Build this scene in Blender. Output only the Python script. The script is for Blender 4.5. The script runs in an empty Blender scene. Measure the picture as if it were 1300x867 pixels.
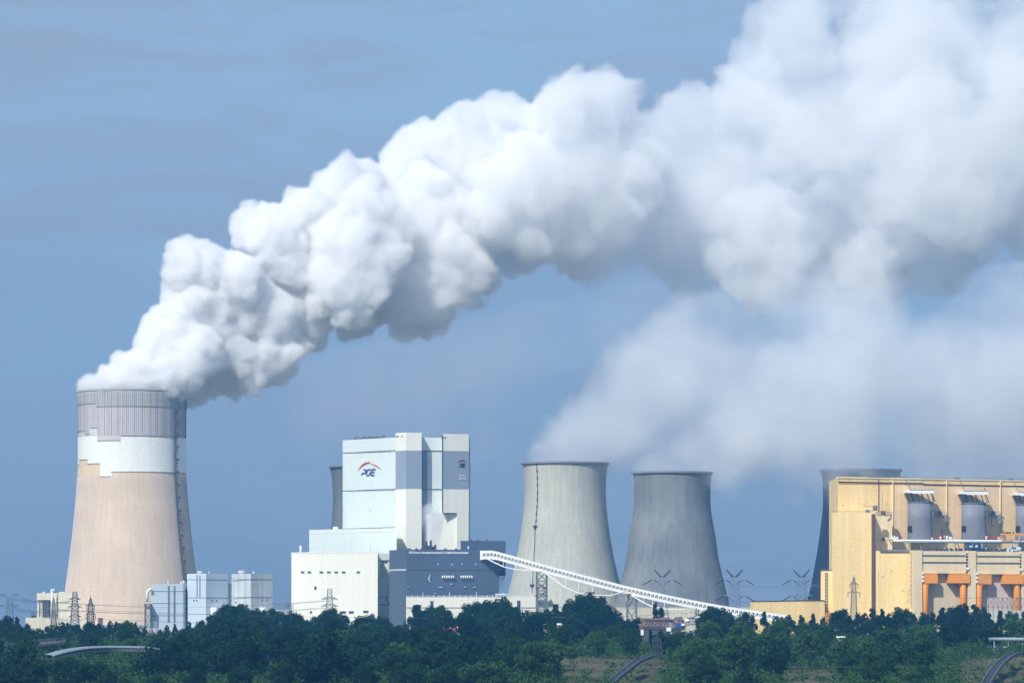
import bpy, bmesh, math, random
import numpy as np
from mathutils import Vector, Matrix

R = math.radians
sc = bpy.context.scene
COL = sc.collection
F = 5037.0            # focal length in photo pixels (photo 1300 x 867), horizon row 788, eye 12 m above the plant yard
EYE = 12.0

# ------------------------------------------------------------------ camera, sky, sun, exposure
cam_d = bpy.data.cameras.new('camera')
cam_d.sensor_width = 36.0
cam_d.lens = 36.0 * F / 1300.0
cam_d.shift_y = (788 - 433.5) / 1300.0
cam_d.clip_start = 1.0
cam_d.clip_end = 40000.0
cam = bpy.data.objects.new('camera', cam_d)
cam.location = (0, 0, EYE)
cam.rotation_euler = (R(90), 0, 0)
COL.objects.link(cam)
sc.camera = cam

SUN_AZ = R(-151)      # compass style: 0 = straight away from the camera (+Y), negative = left
SUN_EL = R(43)
SKY_STRENGTH = 0.15
SUN_STRENGTH = 4.1
sun_dir = Vector((math.sin(SUN_AZ) * math.cos(SUN_EL), math.cos(SUN_AZ) * math.cos(SUN_EL), math.sin(SUN_EL)))
sun_d = bpy.data.lights.new('sun', 'SUN')
sun_d.energy = SUN_STRENGTH
sun_d.angle = R(0.53)
sun_d.color = (1.0, 0.955, 0.83)
sun_o = bpy.data.objects.new('sun', sun_d)
sun_o.rotation_euler = sun_dir.to_track_quat('Z', 'Y').to_euler()
sun_o.location = (-300, -300, 900)
COL.objects.link(sun_o)

w = bpy.data.worlds.new('World')
sc.world = w
w.use_nodes = True
wn = w.node_tree
wn.nodes.clear()
wl = wn.links.new
W = lambda t: wn.nodes.new(t)
out = W('ShaderNodeOutputWorld')
bg = W('ShaderNodeBackground')
sky = W('ShaderNodeTexSky')
sky.sky_type = 'NISHITA'
sky.sun_disc = False
sky.sun_elevation = SUN_EL
sky.sun_rotation = SUN_AZ
sky.air_density = 1.0
sky.dust_density = 0.6
sky.ozone_density = 3.0
bg.inputs['Strength'].default_value = SKY_STRENGTH
# thin high cloud sheets drawn into the sky itself, in world directions
geo = W('ShaderNodeTexCoord')
sep = W('ShaderNodeSeparateXYZ')
wl(geo.outputs['Generated'], sep.inputs[0])
ramp = W('ShaderNodeMapRange')      # how blue the low sky is
ramp.inputs['From Min'].default_value = 0.0
ramp.inputs['From Max'].default_value = 0.45
wl(sep.outputs['Z'], ramp.inputs['Value'])
low = W('ShaderNodeMix'); low.data_type = 'RGBA'
low.inputs['A'].default_value = (1.28, 1.73, 2.30, 1)
wl(ramp.outputs[0], low.inputs['Factor'])
wl(sky.outputs[0], low.inputs['B'])
mp = W('ShaderNodeMapping')
mp.inputs['Scale'].default_value = (9.0, 9.0, 42.0)
mp.inputs['Rotation'].default_value = (0, R(3), 0)
wl(geo.outputs['Generated'], mp.inputs[0])
nz = W('ShaderNodeTexNoise')
nz.inputs['Scale'].default_value = 1.6
nz.inputs['Detail'].default_value = 6
nz.inputs['Roughness'].default_value = 0.62
nz.inputs['Distortion'].default_value = 0.6
wl(mp.outputs[0], nz.inputs['Vector'])
nr = W('ShaderNodeMapRange')
nr.inputs['From Min'].default_value = 0.42
nr.inputs['From Max'].default_value = 0.70
nr.inputs['To Max'].default_value = 0.85
wl(nz.outputs['Fac'], nr.inputs['Value'])
cl = W('ShaderNodeMix'); cl.data_type = 'RGBA'
cl.inputs['B'].default_value = (1.90, 2.14, 2.62, 1)
wl(nr.outputs[0], cl.inputs['Factor'])
wl(low.outputs['Result'], cl.inputs['A'])
wl(cl.outputs['Result'], bg.inputs['Color'])
wl(bg.outputs[0], out.inputs['Surface'])

vs = sc.view_settings
vs.view_transform = 'Standard'
vs.look = 'None'
vs.exposure = 0.30
vs.gamma = 1.0
vs.use_curve_mapping = False
HAZE_COLOR = (0.13, 0.47, 0.98, 1)
HAZE_DENSITY = 0.000070
cy = sc.cycles
cy.max_bounces = 26
cy.diffuse_bounces = 3
cy.glossy_bounces = 2
cy.transmission_bounces = 2
cy.transparent_max_bounces = 12
cy.volume_bounces = 24
cy.volume_step_rate = 2.0
cy.volume_max_steps = 512
cy.use_adaptive_sampling = True
cy.adaptive_threshold = 0.03
cy.use_denoising = True

def P(px, py, D):
    """the point at depth D (metres) whose place in the photo is (px, py): used to measure the plant"""
    return Vector(((px - 650) * D / F, D, EYE + (788 - py) * D / F))

# ------------------------------------------------------------------ helpers
class MB:
    """collects shapes in world coordinates; build() links them as ONE mesh object"""
    def __init__(s): s.v, s.f, s.m, s.sm = [], [], [], []
    def face(s, pts, m=0, smooth=False):
        n = len(s.v); s.v += [tuple(p) for p in pts]
        s.f.append(tuple(range(n, n + len(pts)))); s.m.append(m); s.sm.append(smooth)
    def hexa(s, p, m=0):
        """8 corners: four below, four above, same order"""
        n = len(s.v); s.v += [tuple(q) for q in p]
        for f in ((3, 2, 1, 0), (4, 5, 6, 7), (0, 1, 5, 4), (1, 2, 6, 5), (2, 3, 7, 6), (3, 0, 4, 7)):
            s.f.append(tuple(n + k for k in f)); s.m.append(m); s.sm.append(False)
    def box(s, x0, x1, y0, y1, z0, z1, m=0):
        s.hexa([(x0, y0, z0), (x1, y0, z0), (x1, y1, z0), (x0, y1, z0), (x0, y0, z1), (x1, y0, z1), (x1, y1, z1), (x0, y1, z1)], m)
    def prism(s, xy, z0, z1, m=0):
        n = len(s.v); k = len(xy)
        zt = z1 if isinstance(z1, (list, tuple)) else [z1] * k
        s.v += [(p[0], p[1], z0) for p in xy] + [(p[0], p[1], z) for p, z in zip(xy, zt)]
        s.f.append(tuple(n + i for i in reversed(range(k)))); s.f.append(tuple(n + k + i for i in range(k)))
        for i in range(k):
            j = (i + 1) % k
            s.f.append((n + i, n + j, n + k + j, n + k + i))
        s.m += [m] * (k + 2); s.sm += [False] * (k + 2)
    def bar(s, a, b, w, m=0, w2=None, up=None):
        """square bar from a to b"""
        a, b = Vector(a), Vector(b); d = b - a
        if d.length < 1e-6: return
        d.normalize()
        u = Vector((0, 0, 1)) if up is None else Vector(up)
        if abs(d.dot(u)) > .95: u = Vector((0, 1, 0))
        r = d.cross(u).normalized(); t = r.cross(d)
        w2 = w if w2 is None else w2
        c = [(-r * w - t * w2) / 2, (r * w - t * w2) / 2, (r * w + t * w2) / 2, (-r * w + t * w2) / 2]
        s.hexa([a + q for q in c] + [b + q for q in c], m)
    def tube(s, pts, rad, n=10, m=0, cap=True, smooth=True):
        pts = [Vector(p) for p in pts]
        rr = rad if isinstance(rad, (list, tuple)) else [rad] * len(pts)
        base = len(s.v); ref = None
        for i, p in enumerate(pts):
            d = (pts[min(i + 1, len(pts) - 1)] - pts[max(i - 1, 0)]).normalized()
            if ref is None:
                ref = Vector((1, 0, 0)) if abs(d.x) < .9 else Vector((0, 1, 0))
            u = (ref - d * ref.dot(d)).normalized(); ref = u; t = d.cross(u)
            for k in range(n):
                a = 2 * math.pi * k / n
                s.v.append(tuple(p + (u * math.cos(a) + t * math.sin(a)) * rr[i]))
        for i in range(len(pts) - 1):
            for k in range(n):
                j = (k + 1) % n
                s.f.append((base + i * n + k, base + i * n + j, base + (i + 1) * n + j, base + (i + 1) * n + k)); s.m.append(m); s.sm.append(smooth)
        if cap:
            s.f.append(tuple(base + k for k in reversed(range(n)))); s.m.append(m); s.sm.append(False)
            s.f.append(tuple(base + (len(pts) - 1) * n + k for k in range(n))); s.m.append(m); s.sm.append(False)
    def ball(s, c, r, m=0, seg=10, sz=1.0):
        c = Vector(c); base = len(s.v); rings = seg // 2
        for i in range(rings + 1):
            t = math.pi * i / rings
            for k in range(seg):
                a = 2 * math.pi * k / seg
                s.v.append((c.x + r * math.sin(t) * math.cos(a), c.y + r * math.sin(t) * math.sin(a), c.z + r * sz * math.cos(t)))
        for i in range(rings):
            for k in range(seg):
                j = (k + 1) % seg
                s.f.append((base + i * seg + k, base + (i + 1) * seg + k, base + (i + 1) * seg + j, base + i * seg + j)); s.m.append(m); s.sm.append(True)
    def mesh(s, name, mats, org=(0, 0, 0)):
        me = bpy.data.meshes.new(name)
        o = org
        me.from_pydata([(p[0] - o[0], p[1] - o[1], p[2] - o[2]) for p in s.v], [], s.f)
        for k in (mats if isinstance(mats, (list, tuple)) else [mats]): me.materials.append(k)
        me.polygons.foreach_set('material_index', s.m)
        me.polygons.foreach_set('use_smooth', s.sm)
        me.update()
        return me
    def islands(s):
        par = list(range(len(s.v)))
        def find(a):
            while par[a] != a: par[a] = par[par[a]]; a = par[a]
            return a
        for f in s.f:
            for k in f[1:]: par[find(k)] = find(f[0])
        out = {}
        for f, m, sm in zip(s.f, s.m, s.sm): out.setdefault(find(f[0]), []).append((f, m, sm))
        res = []
        for fs in out.values():
            q = MB(); mp = {}
            for f, m, sm in fs:
                for k in f:
                    if k not in mp: mp[k] = len(q.v); q.v.append(s.v[k])
                q.f.append(tuple(mp[k] for k in f)); q.m.append(m); q.sm.append(sm)
            res.append(q)
        return res
    def build(s, name, mats, parent=None, label=None):
        if name in SPLIT:
            isl = s.islands()
            if 1 < len(isl) <= 100:
                return [q.build_one(name, mats, parent, label) for q in isl][0]
        return s.build_one(name, mats, parent, label)
    def build_one(s, name, mats, parent=None, label=None):
        org = parent_loc(parent)
        o = bpy.data.objects.new(name, s.mesh(name, mats, org))
        COL.objects.link(o)
        o.parent = parent
        if label: o['label'] = label
        return o

SPLIT = {'pillar', 'pilaster', 'wall_vent', 'roof_vent', 'wall_canopy', 'wall_louvre', 'flue_pipe', 'valve_box', 'hanger', 'insulator', 'horn', 'support', 'white_tank', 'red_tank', 'saddle', 'cabin', 'crawler', 'window', 'outlet_pipe', 'dark_band', 'crossarm_', 'parapet', 'deck', 'deck_box', 'rim_equipment'}
LOC = {}
def parent_loc(p):
    loc = Vector((0, 0, 0))
    while p is not None:
        loc += p.location; p = p.parent
    return loc
def tag(o, label=None, cat=None, group=None, kind=None):
    for k, v in (('label', label), ('category', cat), ('group', group), ('kind', kind)):
        if v: o[k] = v
    return o
def thing(name, label, cat, loc=(0, 0, 0), group=None):
    o = bpy.data.objects.new(name, None); COL.objects.link(o)
    o.location = loc; o.empty_display_size = 2
    return tag(o, label, cat, group)
def copy_tree(o, parent=None):
    c = o.copy(); COL.objects.link(c)
    c.parent = parent
    for ch in [q for q in o.children]: copy_tree(ch, c)
    return c

class Wall:
    """a vertical wall line in plan, from A to B (photo column, depth); pixels are turned into places on that wall"""
    def __init__(s, ax, ad, bx, bd):
        s.A = Vector(((ax - 650) * ad / F, ad)); s.B = Vector(((bx - 650) * bd / F, bd))
        s.d = (s.B - s.A).normalized()
        s.n = Vector((s.d.y, -s.d.x))
        if s.n.y > 0: s.n = -s.n
    def u(s, px):
        k = (px - 650) / F                        # X = k*Y
        den = s.d.x - k * s.d.y
        return (k * s.A.y - s.A.x) / den
    def D(s, px): return (s.A + s.d * s.u(px)).y
    def z(s, px, py): return EYE + (788 - py) * s.D(px) / F
    def pt(s, px, py, o=0.0, z=None):
        q = s.A + s.d * s.u(px) + s.n * o
        return Vector((q.x, q.y, s.z(px, py) if z is None else z))
    def box(s, mb, x0, y0, x1, y1, out=.3, inn=.3, m=0, zref=None):
        """slab on the wall: out metres proud, inn metres behind; photo box x0,y0 (top) x1,y1 (bottom); zref: column at which rows are read"""
        xr = (x0 + x1) / 2 if zref is None else zref
        zt, zb = s.z(xr, y0), s.z(xr, y1)
        a, b = s.A + s.d * s.u(x0), s.A + s.d * s.u(x1)
        q = [a + s.n * out, b + s.n * out, b - s.n * inn, a - s.n * inn]
        mb.hexa([(p.x, p.y, zb) for p in q] + [(p.x, p.y, zt) for p in q], m)
def XY(px, D): return ((px - 650) * D / F, D)
def Z(py, D): return EYE + (788 - py) * D / F

# ------------------------------------------------------------------ materials
def mat(name, col, rough=.8, blotch=(0.02, .12), streak=0.0, seams=None, grain=.0, metal=0.0, spec=.3, fine=.06, tint=None, obj=False):
    """procedural surface: base colour with large blotches, fine grain, vertical rain streaks and panel joints (dz, dw, width, darkness)"""
    m = bpy.data.materials.new(name); m.use_nodes = True
    nt = m.node_tree; N = nt.nodes.new; L = nt.links.new
    b = nt.nodes['Principled BSDF']
    b.inputs['Roughness'].default_value = rough
    b.inputs['Metallic'].default_value = metal
    b.inputs['Specular IOR Level'].default_value = spec
    g = N('ShaderNodeNewGeometry'); pos = g.outputs['Position']
    def noise(vec, scale, detail=4, rg=.55):
        n = N('ShaderNodeTexNoise'); n.inputs['Scale'].default_value = scale; n.inputs['Detail'].default_value = detail
        n.inputs['Roughness'].default_value = rg
        L(vec, n.inputs['Vector']); return n.outputs['Fac']
    def mul(a, bb):
        x = N('ShaderNodeMath'); x.operation = 'MULTIPLY'
        for k, v in ((0, a), (1, bb)):
            if isinstance(v, (int, float)): x.inputs[k].default_value = v
            else: L(v, x.inputs[k])
        return x.outputs[0]
    def rng(v, a, c, lo, hi):
        r = N('ShaderNodeMapRange'); r.inputs['From Min'].default_value = a; r.inputs['From Max'].default_value = c
        r.inputs['To Min'].default_value = lo; r.inputs['To Max'].default_value = hi
        L(v, r.inputs['Value']); return r.outputs[0]
    f = rng(noise(pos, blotch[0], 5), .3, .7, 1 - blotch[1], 1 + blotch[1])
    if fine:
        f = mul(f, rng(noise(pos, 0.6, 3), .3, .7, 1 - fine, 1 + fine))
    if streak:
        mp = N('ShaderNodeMapping'); mp.inputs['Scale'].default_value = (.35, .35, .012); L(pos, mp.inputs[0])
        f = mul(f, rng(noise(mp.outputs[0], 1.0, 5, .65), .35, .75, 1 + streak * .3, 1 - streak))
    if seams:
        dz, dw, wd, dk = seams
        sp = N('ShaderNodeSeparateXYZ'); L(pos, sp.inputs[0])
        def line(v, per, off=0.0):
            a = N('ShaderNodeMath'); a.operation = 'DIVIDE'; L(v, a.inputs[0]); a.inputs[1].default_value = per
            c = N('ShaderNodeMath'); c.operation = 'FRACT'; L(a.outputs[0], c.inputs[0])
            d = N('ShaderNodeMath'); d.operation = 'LESS_THAN'; L(c.outputs[0], d.inputs[0]); d.inputs[1].default_value = wd / per
            return rng(d.outputs[0], 0, 1, 1, 1 - dk)
        if dz: f = mul(f, line(sp.outputs['Z'], dz))
        if dw: f = mul(f, line(sp.outputs['X'], dw))
    c = N('ShaderNodeMix'); c.data_type = 'RGBA'; c.blend_type = 'MULTIPLY'; c.inputs['Factor'].default_value = 1
    c.inputs['A'].default_value = (*col, 1)
    if tint:
        t = N('ShaderNodeMix'); t.data_type = 'RGBA'; t.inputs['A'].default_value = (*col, 1); t.inputs['B'].default_value = (*tint, 1)
        L(rng(noise(pos, blotch[0] * 2.3, 5), .38, .62, 0, 1), t.inputs['Factor']); L(t.outputs['Result'], c.inputs['A'])
    L(f, c.inputs['B'])
    L(c.outputs['Result'], b.inputs['Base Color'])
    return m

M = {}
def defmats():
    D_ = dict
    M['concrete_beige'] = mat('beige_concrete_shell', (.67, .53, .39), .85, (.012, .07), .12, tint=(.73, .57, .42))
    M['concrete_white'] = mat('white_painted_shell', (.80, .82, .78), .7, (.02, .03), .05)
    M['concrete_lilac'] = mat('lilac_grey_shell', (.58, .54, .56), .85, (.02, .06), .10)
    M['concrete_top'] = mat('grey_green_shell', (.46, .47, .46), .85, (.02, .08), .15)
    M['joint'] = mat('shell_joint', (.23, .22, .24), .9)
    M['faded'] = mat('faded_grey_paint', (.22, .22, .25), .7, (.2, .15))
    M['concrete_grey'] = mat('weathered_grey_concrete', (.54, .54, .47), .9, (.012, .10), .18, seams=(2.4, 0, .3, .05), tint=(.46, .475, .43))
    M['concrete_dark'] = mat('dark_shaded_weathered_concrete', (.23, .245, .25), .9, (.012, .14), .26, seams=(2.4, 0, .3, .05), tint=(.17, .19, .21))  # third tower: some plume shade is put into this dark grey, besides weathering
    M['concrete_rear'] = mat('blue_grey_shaded_weathered_concrete', (.16, .18, .205), .9, (.02, .10), .25)  # plume shadow on the two rear towers is painted into this blue grey
    M['steel'] = mat('galvanised_steel', (.16, .18, .20), .5, metal=.3)
    M['steel_dark'] = mat('dark_steel', (.06, .07, .09), .6)
    M['white_steel'] = mat('white_painted_steel', (.78, .80, .80), .5, (.05, .05), fine=.04)
    M['cyan_panel'] = mat('pale_blue_cladding', (.66, .74, .74), .45, (.02, .04), .05, seams=(2.4, 7.5, .16, .05), fine=.03)
    M['cream_panel'] = mat('cream_cladding', (.80, .80, .72), .5, (.02, .04), .06, seams=(2.4, 6.0, .16, .06), fine=.03)
    M['grey_panel'] = mat('grey_blue_cladding', (.27, .33, .40), .5, (.02, .05), seams=(1.2, 0, .12, .05), fine=.03)
    M['dark_panel'] = mat('dark_blue_cladding', (.070, .105, .165), .5, (.02, .07), seams=(0, 3.0, .18, .08), fine=.04)
    M['dark_panel_side'] = mat('slate_blue_cladding', (.065, .12, .20), .5, (.02, .07), seams=(0, 3.0, .18, .08), fine=.04)
    M['pale_blue'] = mat('light_steel_blue_cladding', (.56, .65, .73), .45, (.03, .04), seams=(0, 4.0, .2, .06), fine=.03)
    M['stained'] = mat('stained_white_cladding', (.56, .62, .66), .55, (.05, .08), .38, seams=(0, 3.0, .2, .05))
    M['line'] = mat('dark_joint', (.08, .10, .13), .7)
    M['glass_dark'] = mat('dark_glazing', (.06, .08, .11), .15, spec=.6)
    M['glass_blue'] = mat('blue_glazing', (.13, .17, .27), .2, spec=.6)
    M['yellow'] = mat('yellow_ochre_panel', (.93, .69, .31), .6, (.02, .06), .14, seams=(3.0, 6.0, .18, .08), tint=(.95, .72, .37))
    M['yellow_pink'] = mat('faded_orange_panel', (.90, .66, .34), .6, (.02, .08), .10, seams=(3.0, 6.0, .18, .06), tint=(.90, .66, .40))
    M['khaki'] = mat('khaki_concrete', (.66, .56, .38), .8, (.03, .08), .15, seams=(4.0, 0, .15, .08))
    M['pinkgrey'] = mat('pinkish_grey_panel', (.62, .52, .47), .7, (.03, .06), .10, seams=(4, 0, .15, .08))
    M['sand'] = mat('sand_coloured_concrete', (.80, .65, .42), .75, (.03, .06), .08)
    M['orange'] = mat('orange_duct_lagging', (.95, .36, .05), .5, (.1, .08), seams=(1.6, 0, .22, .25))
    M['orange_dull'] = mat('dull_orange_duct_lagging', (.78, .34, .07), .55, (.1, .10), seams=(1.6, 0, .22, .2))
    M['silver'] = mat('aluminium_lagging', (.22, .23, .28), .65, (.05, .08), .12, seams=(2.6, 0, .16, .12), metal=.15)
    M['bluepipe'] = mat('blue_grey_pipe', (.17, .24, .33), .5, (.1, .1))
    M['brown'] = mat('brown_steel', (.10, .06, .05), .7)
    M['red'] = mat('dull_red_paint', (.36, .06, .04), .6)
    M['redroof'] = mat('dark_red_roof', (.20, .045, .05), .7, seams=(.5, 0, .1, .2))
    M['render'] = mat('off_white_render', (.66, .62, .50), .8, (.05, .08), .12)
    M['logo_blue'] = mat('logo_blue_paint', (.015, .06, .16), .5)
    M['logo_red'] = mat('logo_red_paint', (.75, .06, .05), .5)
    M['logo_orange'] = mat('logo_orange_paint', (.80, .28, .10), .5)
    M['letter'] = mat('white_lettering', (.80, .82, .84), .5)
    M['rust'] = mat('rusty_machine_paint', (.14, .10, .11), .75, (.2, .25), tint=(.22, .17, .17))
    M['grey_roof'] = mat('pale_grey_sheet_roof', (.24, .30, .35), .55, (.1, .08))
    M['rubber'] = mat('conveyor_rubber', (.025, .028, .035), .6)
    M['blue'] = mat('blue_plastic', (.02, .09, .35), .4)
    M['bark'] = mat('tree_bark', (.05, .04, .03), .9)
defmats()

def leaf_mat(name, c1, c2):
    m = bpy.data.materials.new(name); m.use_nodes = True
    nt = m.node_tree; N = nt.nodes.new; L = nt.links.new
    nt.nodes.clear()
    o = N('ShaderNodeOutputMaterial'); d = N('ShaderNodeBsdfDiffuse'); t = N('ShaderNodeBsdfTranslucent'); mx = N('ShaderNodeMixShader')
    mx.inputs[0].default_value = .25
    at = N('ShaderNodeAttribute'); at.attribute_name = 'tone'
    oi = N('ShaderNodeObjectInfo')
    a = N('ShaderNodeMath'); a.operation = 'MULTIPLY_ADD'; L(at.outputs['Fac'], a.inputs[0]); a.inputs[1].default_value = .45
    b = N('ShaderNodeMath'); b.operation = 'MULTIPLY'; L(oi.outputs['Random'], b.inputs[0]); b.inputs[1].default_value = .65
    L(b.outputs[0], a.inputs[2])
    c = N('ShaderNodeMix'); c.data_type = 'RGBA'; c.inputs['A'].default_value = (*c1, 1); c.inputs['B'].default_value = (*c2, 1)
    L(a.outputs[0], c.inputs['Factor'])
    L(c.outputs['Result'], d.inputs[0]); L(c.outputs['Result'], t.inputs[0])
    L(d.outputs[0], mx.inputs[1]); L(t.outputs[0], mx.inputs[2]); L(mx.outputs[0], o.inputs[0])
    return m

# ------------------------------------------------------------------ ground
def sstep(a, b, x):
    t = min(1, max(0, (x - a) / (b - a))); return t * t * (3 - 2 * t)
def ground_z(x, y):
    z = -30 + 18 * sstep(1150, 1470, y) + 9.5 * sstep(1470, 1900, y) + 2.5 * sstep(1900, 2450, y)
    n = math.sin(x * .021 + 1.3) * math.cos(y * .017 + .4) + .5 * math.sin(x * .063 + y * .05) + .3 * math.sin(x * .13 - y * .11 + 2)
    k = 1 - sstep(2300, 2500, y)
    return z + n * .9 * k

def build_ground():
    xs = [-4000, -2500, -1500, -900, -600] + [-450 + 10 * i for i in range(91)] + [600, 900, 1500, 2500, 4000]
    ys = [-1500, -600, 0, 400, 800, 1000, 1100] + [1160 + 12 * i for i in range(115)] + [2700, 3000, 3500, 4500, 6000, 8000]
    me = bpy.data.meshes.new('ground')
    v = [(x, y, ground_z(x, y)) for y in ys for x in xs]
    n = len(xs)
    f = [(j * n + i, j * n + i + 1, (j + 1) * n + i + 1, (j + 1) * n + i) for j in range(len(ys) - 1) for i in range(n - 1)]
    me.from_pydata(v, [], f)
    for p in me.polygons: p.use_smooth = True
    o = bpy.data.objects.new('ground', me); COL.objects.link(o)
    m = bpy.data.materials.new('dry_grass_and_earth'); m.use_nodes = True
    nt = m.node_tree; N = nt.nodes.new; L = nt.links.new; b = nt.nodes['Principled BSDF']
    b.inputs['Roughness'].default_value = 1; b.inputs['Specular IOR Level'].default_value = .1
    g = N('ShaderNodeNewGeometry')
    def noise(s, d=6):
        q = N('ShaderNodeTexNoise'); q.inputs['Scale'].default_value = s; q.inputs['Detail'].default_value = d; q.inputs['Roughness'].default_value = .65
        L(g.outputs['Position'], q.inputs['Vector']); return q.outputs['Fac']
    def ramp(v, stops):
        r = N('ShaderNodeValToRGB'); e = r.color_ramp.elements
        while len(e) < len(stops): e.new(.5)
        for k, (p, c) in enumerate(stops): e[k].position = p; e[k].color = (*c, 1)
        L(v, r.inputs[0]); return r.outputs[0]
    a = ramp(noise(.02), [(.35, (.035, .060, .025)), (.46, (.07, .078, .038)), (.56, (.125, .11, .065)), (.66, (.075, .085, .04)), (.75, (.06, .05, .05))])
    c = ramp(noise(.35), [(.35, (.55, .6, .5)), (.65, (1.25, 1.2, 1.1))])
    x = N('ShaderNodeMix'); x.data_type = 'RGBA'; x.blend_type = 'MULTIPLY'; x.inputs['Factor'].default_value = 1
    L(a, x.inputs['A']); L(c, x.inputs['B']); L(x.outputs['Result'], b.inputs['Base Color'])
    me.materials.append(m)
    tag(o, 'sloping ground of dry grass and brown earth below the trees', None, None, 'structure')
build_ground()

def build_haze():
    mb = MB(); mb.box(-4100, 4100, -1600, 8100, -40, 660)
    m = bpy.data.materials.new('thin_blue_air'); m.use_nodes = True
    nt = m.node_tree; nt.nodes.clear()
    o = nt.nodes.new('ShaderNodeOutputMaterial'); v = nt.nodes.new('ShaderNodeVolumePrincipled')
    v.inputs['Color'].default_value = HAZE_COLOR
    v.inputs['Density'].default_value = HAZE_DENSITY
    v.inputs['Anisotropy'].default_value = 0.0
    nt.links.new(v.outputs[0], o.inputs['Volume'])
    h = mb.build('haze', m)
    tag(h, 'thin blue haze in the air over the whole plant', None, None, 'stuff')
build_haze()

# ------------------------------------------------------------------ cooling towers
def spline(pts, z):
    """monotone-ish smooth radius through (z, r) pairs sorted by z"""
    zs = [p[0] for p in pts]; rs = [p[1] for p in pts]
    if z <= zs[0]: return rs[0]
    if z >= zs[-1]: return rs[-1]
    k = max(i for i in range(len(zs)) if zs[i] <= z); k = min(k, len(zs) - 2)
    def tan(i):
        if i == 0: return (rs[1] - rs[0]) / (zs[1] - zs[0])
        if i == len(zs) - 1: return (rs[-1] - rs[-2]) / (zs[-1] - zs[-2])
        return (rs[i + 1] - rs[i - 1]) / (zs[i + 1] - zs[i - 1])
    h = zs[k + 1] - zs[k]; t = (z - zs[k]) / h
    return ((2*t**3-3*t*t+1)*rs[k] + (t**3-2*t*t+t)*h*tan(k) + (-2*t**3+3*t*t)*rs[k+1] + (t**3-t*t)*h*tan(k+1))

def cooling_tower(label, cx, D, prof, mats, pick=None, joints=False, lip=1.2, seg=144, group=None, rows=60):
    """prof: (py, radius in photo px); shell with an inside face, rim lip, ring of raking columns"""
    x0 = (cx - 650) * D / F
    root = thing('cooling_tower', label, 'cooling tower', (x0, D, 0), group)
    pts = sorted((Z(py, D), r * D / F) for py, r in prof)
    zb = 9.0; zt = pts[-1][0]
    zs = [zb + (zt - zb) * i / rows for i in range(rows + 1)]
    if pick: zs = pick['rows'](zb, zt)
    mb = MB(); n = seg
    for z in zs:
        r = spline(pts, z)
        for k in range(n):
            a = 2 * math.pi * k / n
            mb.v.append((x0 + r * math.sin(a), D - r * math.cos(a), z))
    for i in range(len(zs) - 1):
        for k in range(n):
            j = (k + 1) % n
            mb.f.append((i * n + k, i * n + j, (i + 1) * n + j, (i + 1) * n + k)); mb.sm.append(True)
            mb.m.append(pick['face'](2 * math.pi * (k + .5) / n, (zs[i] + zs[i + 1]) / 2) if pick else 0)
    base = len(mb.v)                                   # inner face, 0.9 m in
    for z in (zt, zt - 25, zt - 60):
        r = spline(pts, z) - .9
        for k in range(n):
            a = 2 * math.pi * k / n
            mb.v.append((x0 + r * math.sin(a), D - r * math.cos(a), z))
    top = (len(zs) - 1) * n
    mi = len(mats) - 1 if pick else 0
    for k in range(n):
        j = (k + 1) % n
        mb.f.append((top + k, top + j, base + j, base + k))
        mb.f.append((base + k, base + j, base + n + j, base + n + k))
        mb.f.append((base + n + k, base + n + j, base + 2 * n + j, base + 2 * n + k))
        mb.m += [mi] * 3; mb.sm += [False, True, True]
    mb.build('shell', mats, root)
    rt = spline(pts, zt)
    rim = MB()
    prof_r = [(rt - .2, zt - 1.3), (rt + lip, zt - 1.1), (rt + lip, zt + .35), (rt - .2, zt + .35)]
    for r, z in prof_r:
        for k in range(n):
            a = 2 * math.pi * k / n
            rim.v.append((x0 + r * math.sin(a), D - r * math.cos(a), z))
    for i in range(4):
        for k in range(n):
            j = (k + 1) % n; i2 = (i + 1) % 4
            rim.f.append((i * n + k, i * n + j, i2 * n + j, i2 * n + k)); rim.m.append(0); rim.sm.append(False)
    rim.build('rim', M['joint'] if not pick else M['concrete_top'], root)
    cols = MB(); rb = spline(pts, zb)
    for k in range(36):
        a = 2 * math.pi * k / 36
        for s in (-1, 1):
            b = a + s * 2 * math.pi / 72
            cols.bar((x0 + (rb + 2.5) * math.sin(b), D - (rb + 2.5) * math.cos(b), -.5), (x0 + rb * math.sin(a), D - rb * math.cos(a), zb + .3), 1.0)
    cols.build('support_columns', M['concrete_grey'], root)
    return root, pts, x0

# the big tower: painted bands with stepped edges, panel joints, stair mast
T1D = 3000.0
def steps_at(px, tbl):
    v = tbl[0][1]
    for x, y in tbl:
        if px >= x: v = y
    return v
E1 = [(0, 515), (126, 515), (128, 519.3)]                                     # grey / lilac
E2 = [(0, 549), (111, 549), (112.3, 553.5), (119.5, 553.5), (120, 545.6), (129.5, 562), (158, 562), (159.5, 556.3)]   # lilac / white
E3 = [(0, 591), (102.5, 591), (103, 585), (115, 585), (115.5, 590.5), (132.5, 590.5), (133, 607), (147, 607), (147.5, 601.3)]  # white / beige
prof1 = [(497, 69.5), (520, 68.8), (560, 68.5), (600, 68.8), (640, 71.5), (680, 75.5), (720, 80.5), (760, 86), (800, 92)]
rows_y = [497, 503, 509, 515, 519.3, 525, 531, 537, 545.6, 549, 553.5, 556.3, 562, 570, 578, 585, 590.5, 591.2, 596, 601.3, 607] + [612 + 5.0 * k for k in range(38)]
def pick_face(a, z):
    py = 788 - (z - EYE) * F / T1D
    px = 167.5 + 69 * math.sin(a) if math.cos(a) > 0 else (20 if math.sin(a) < 0 else 230)
    if py < steps_at(px, E1): return 0
    if py < steps_at(px, E2): return 1
    if py < steps_at(px, E3): return 2
    return 3
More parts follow.
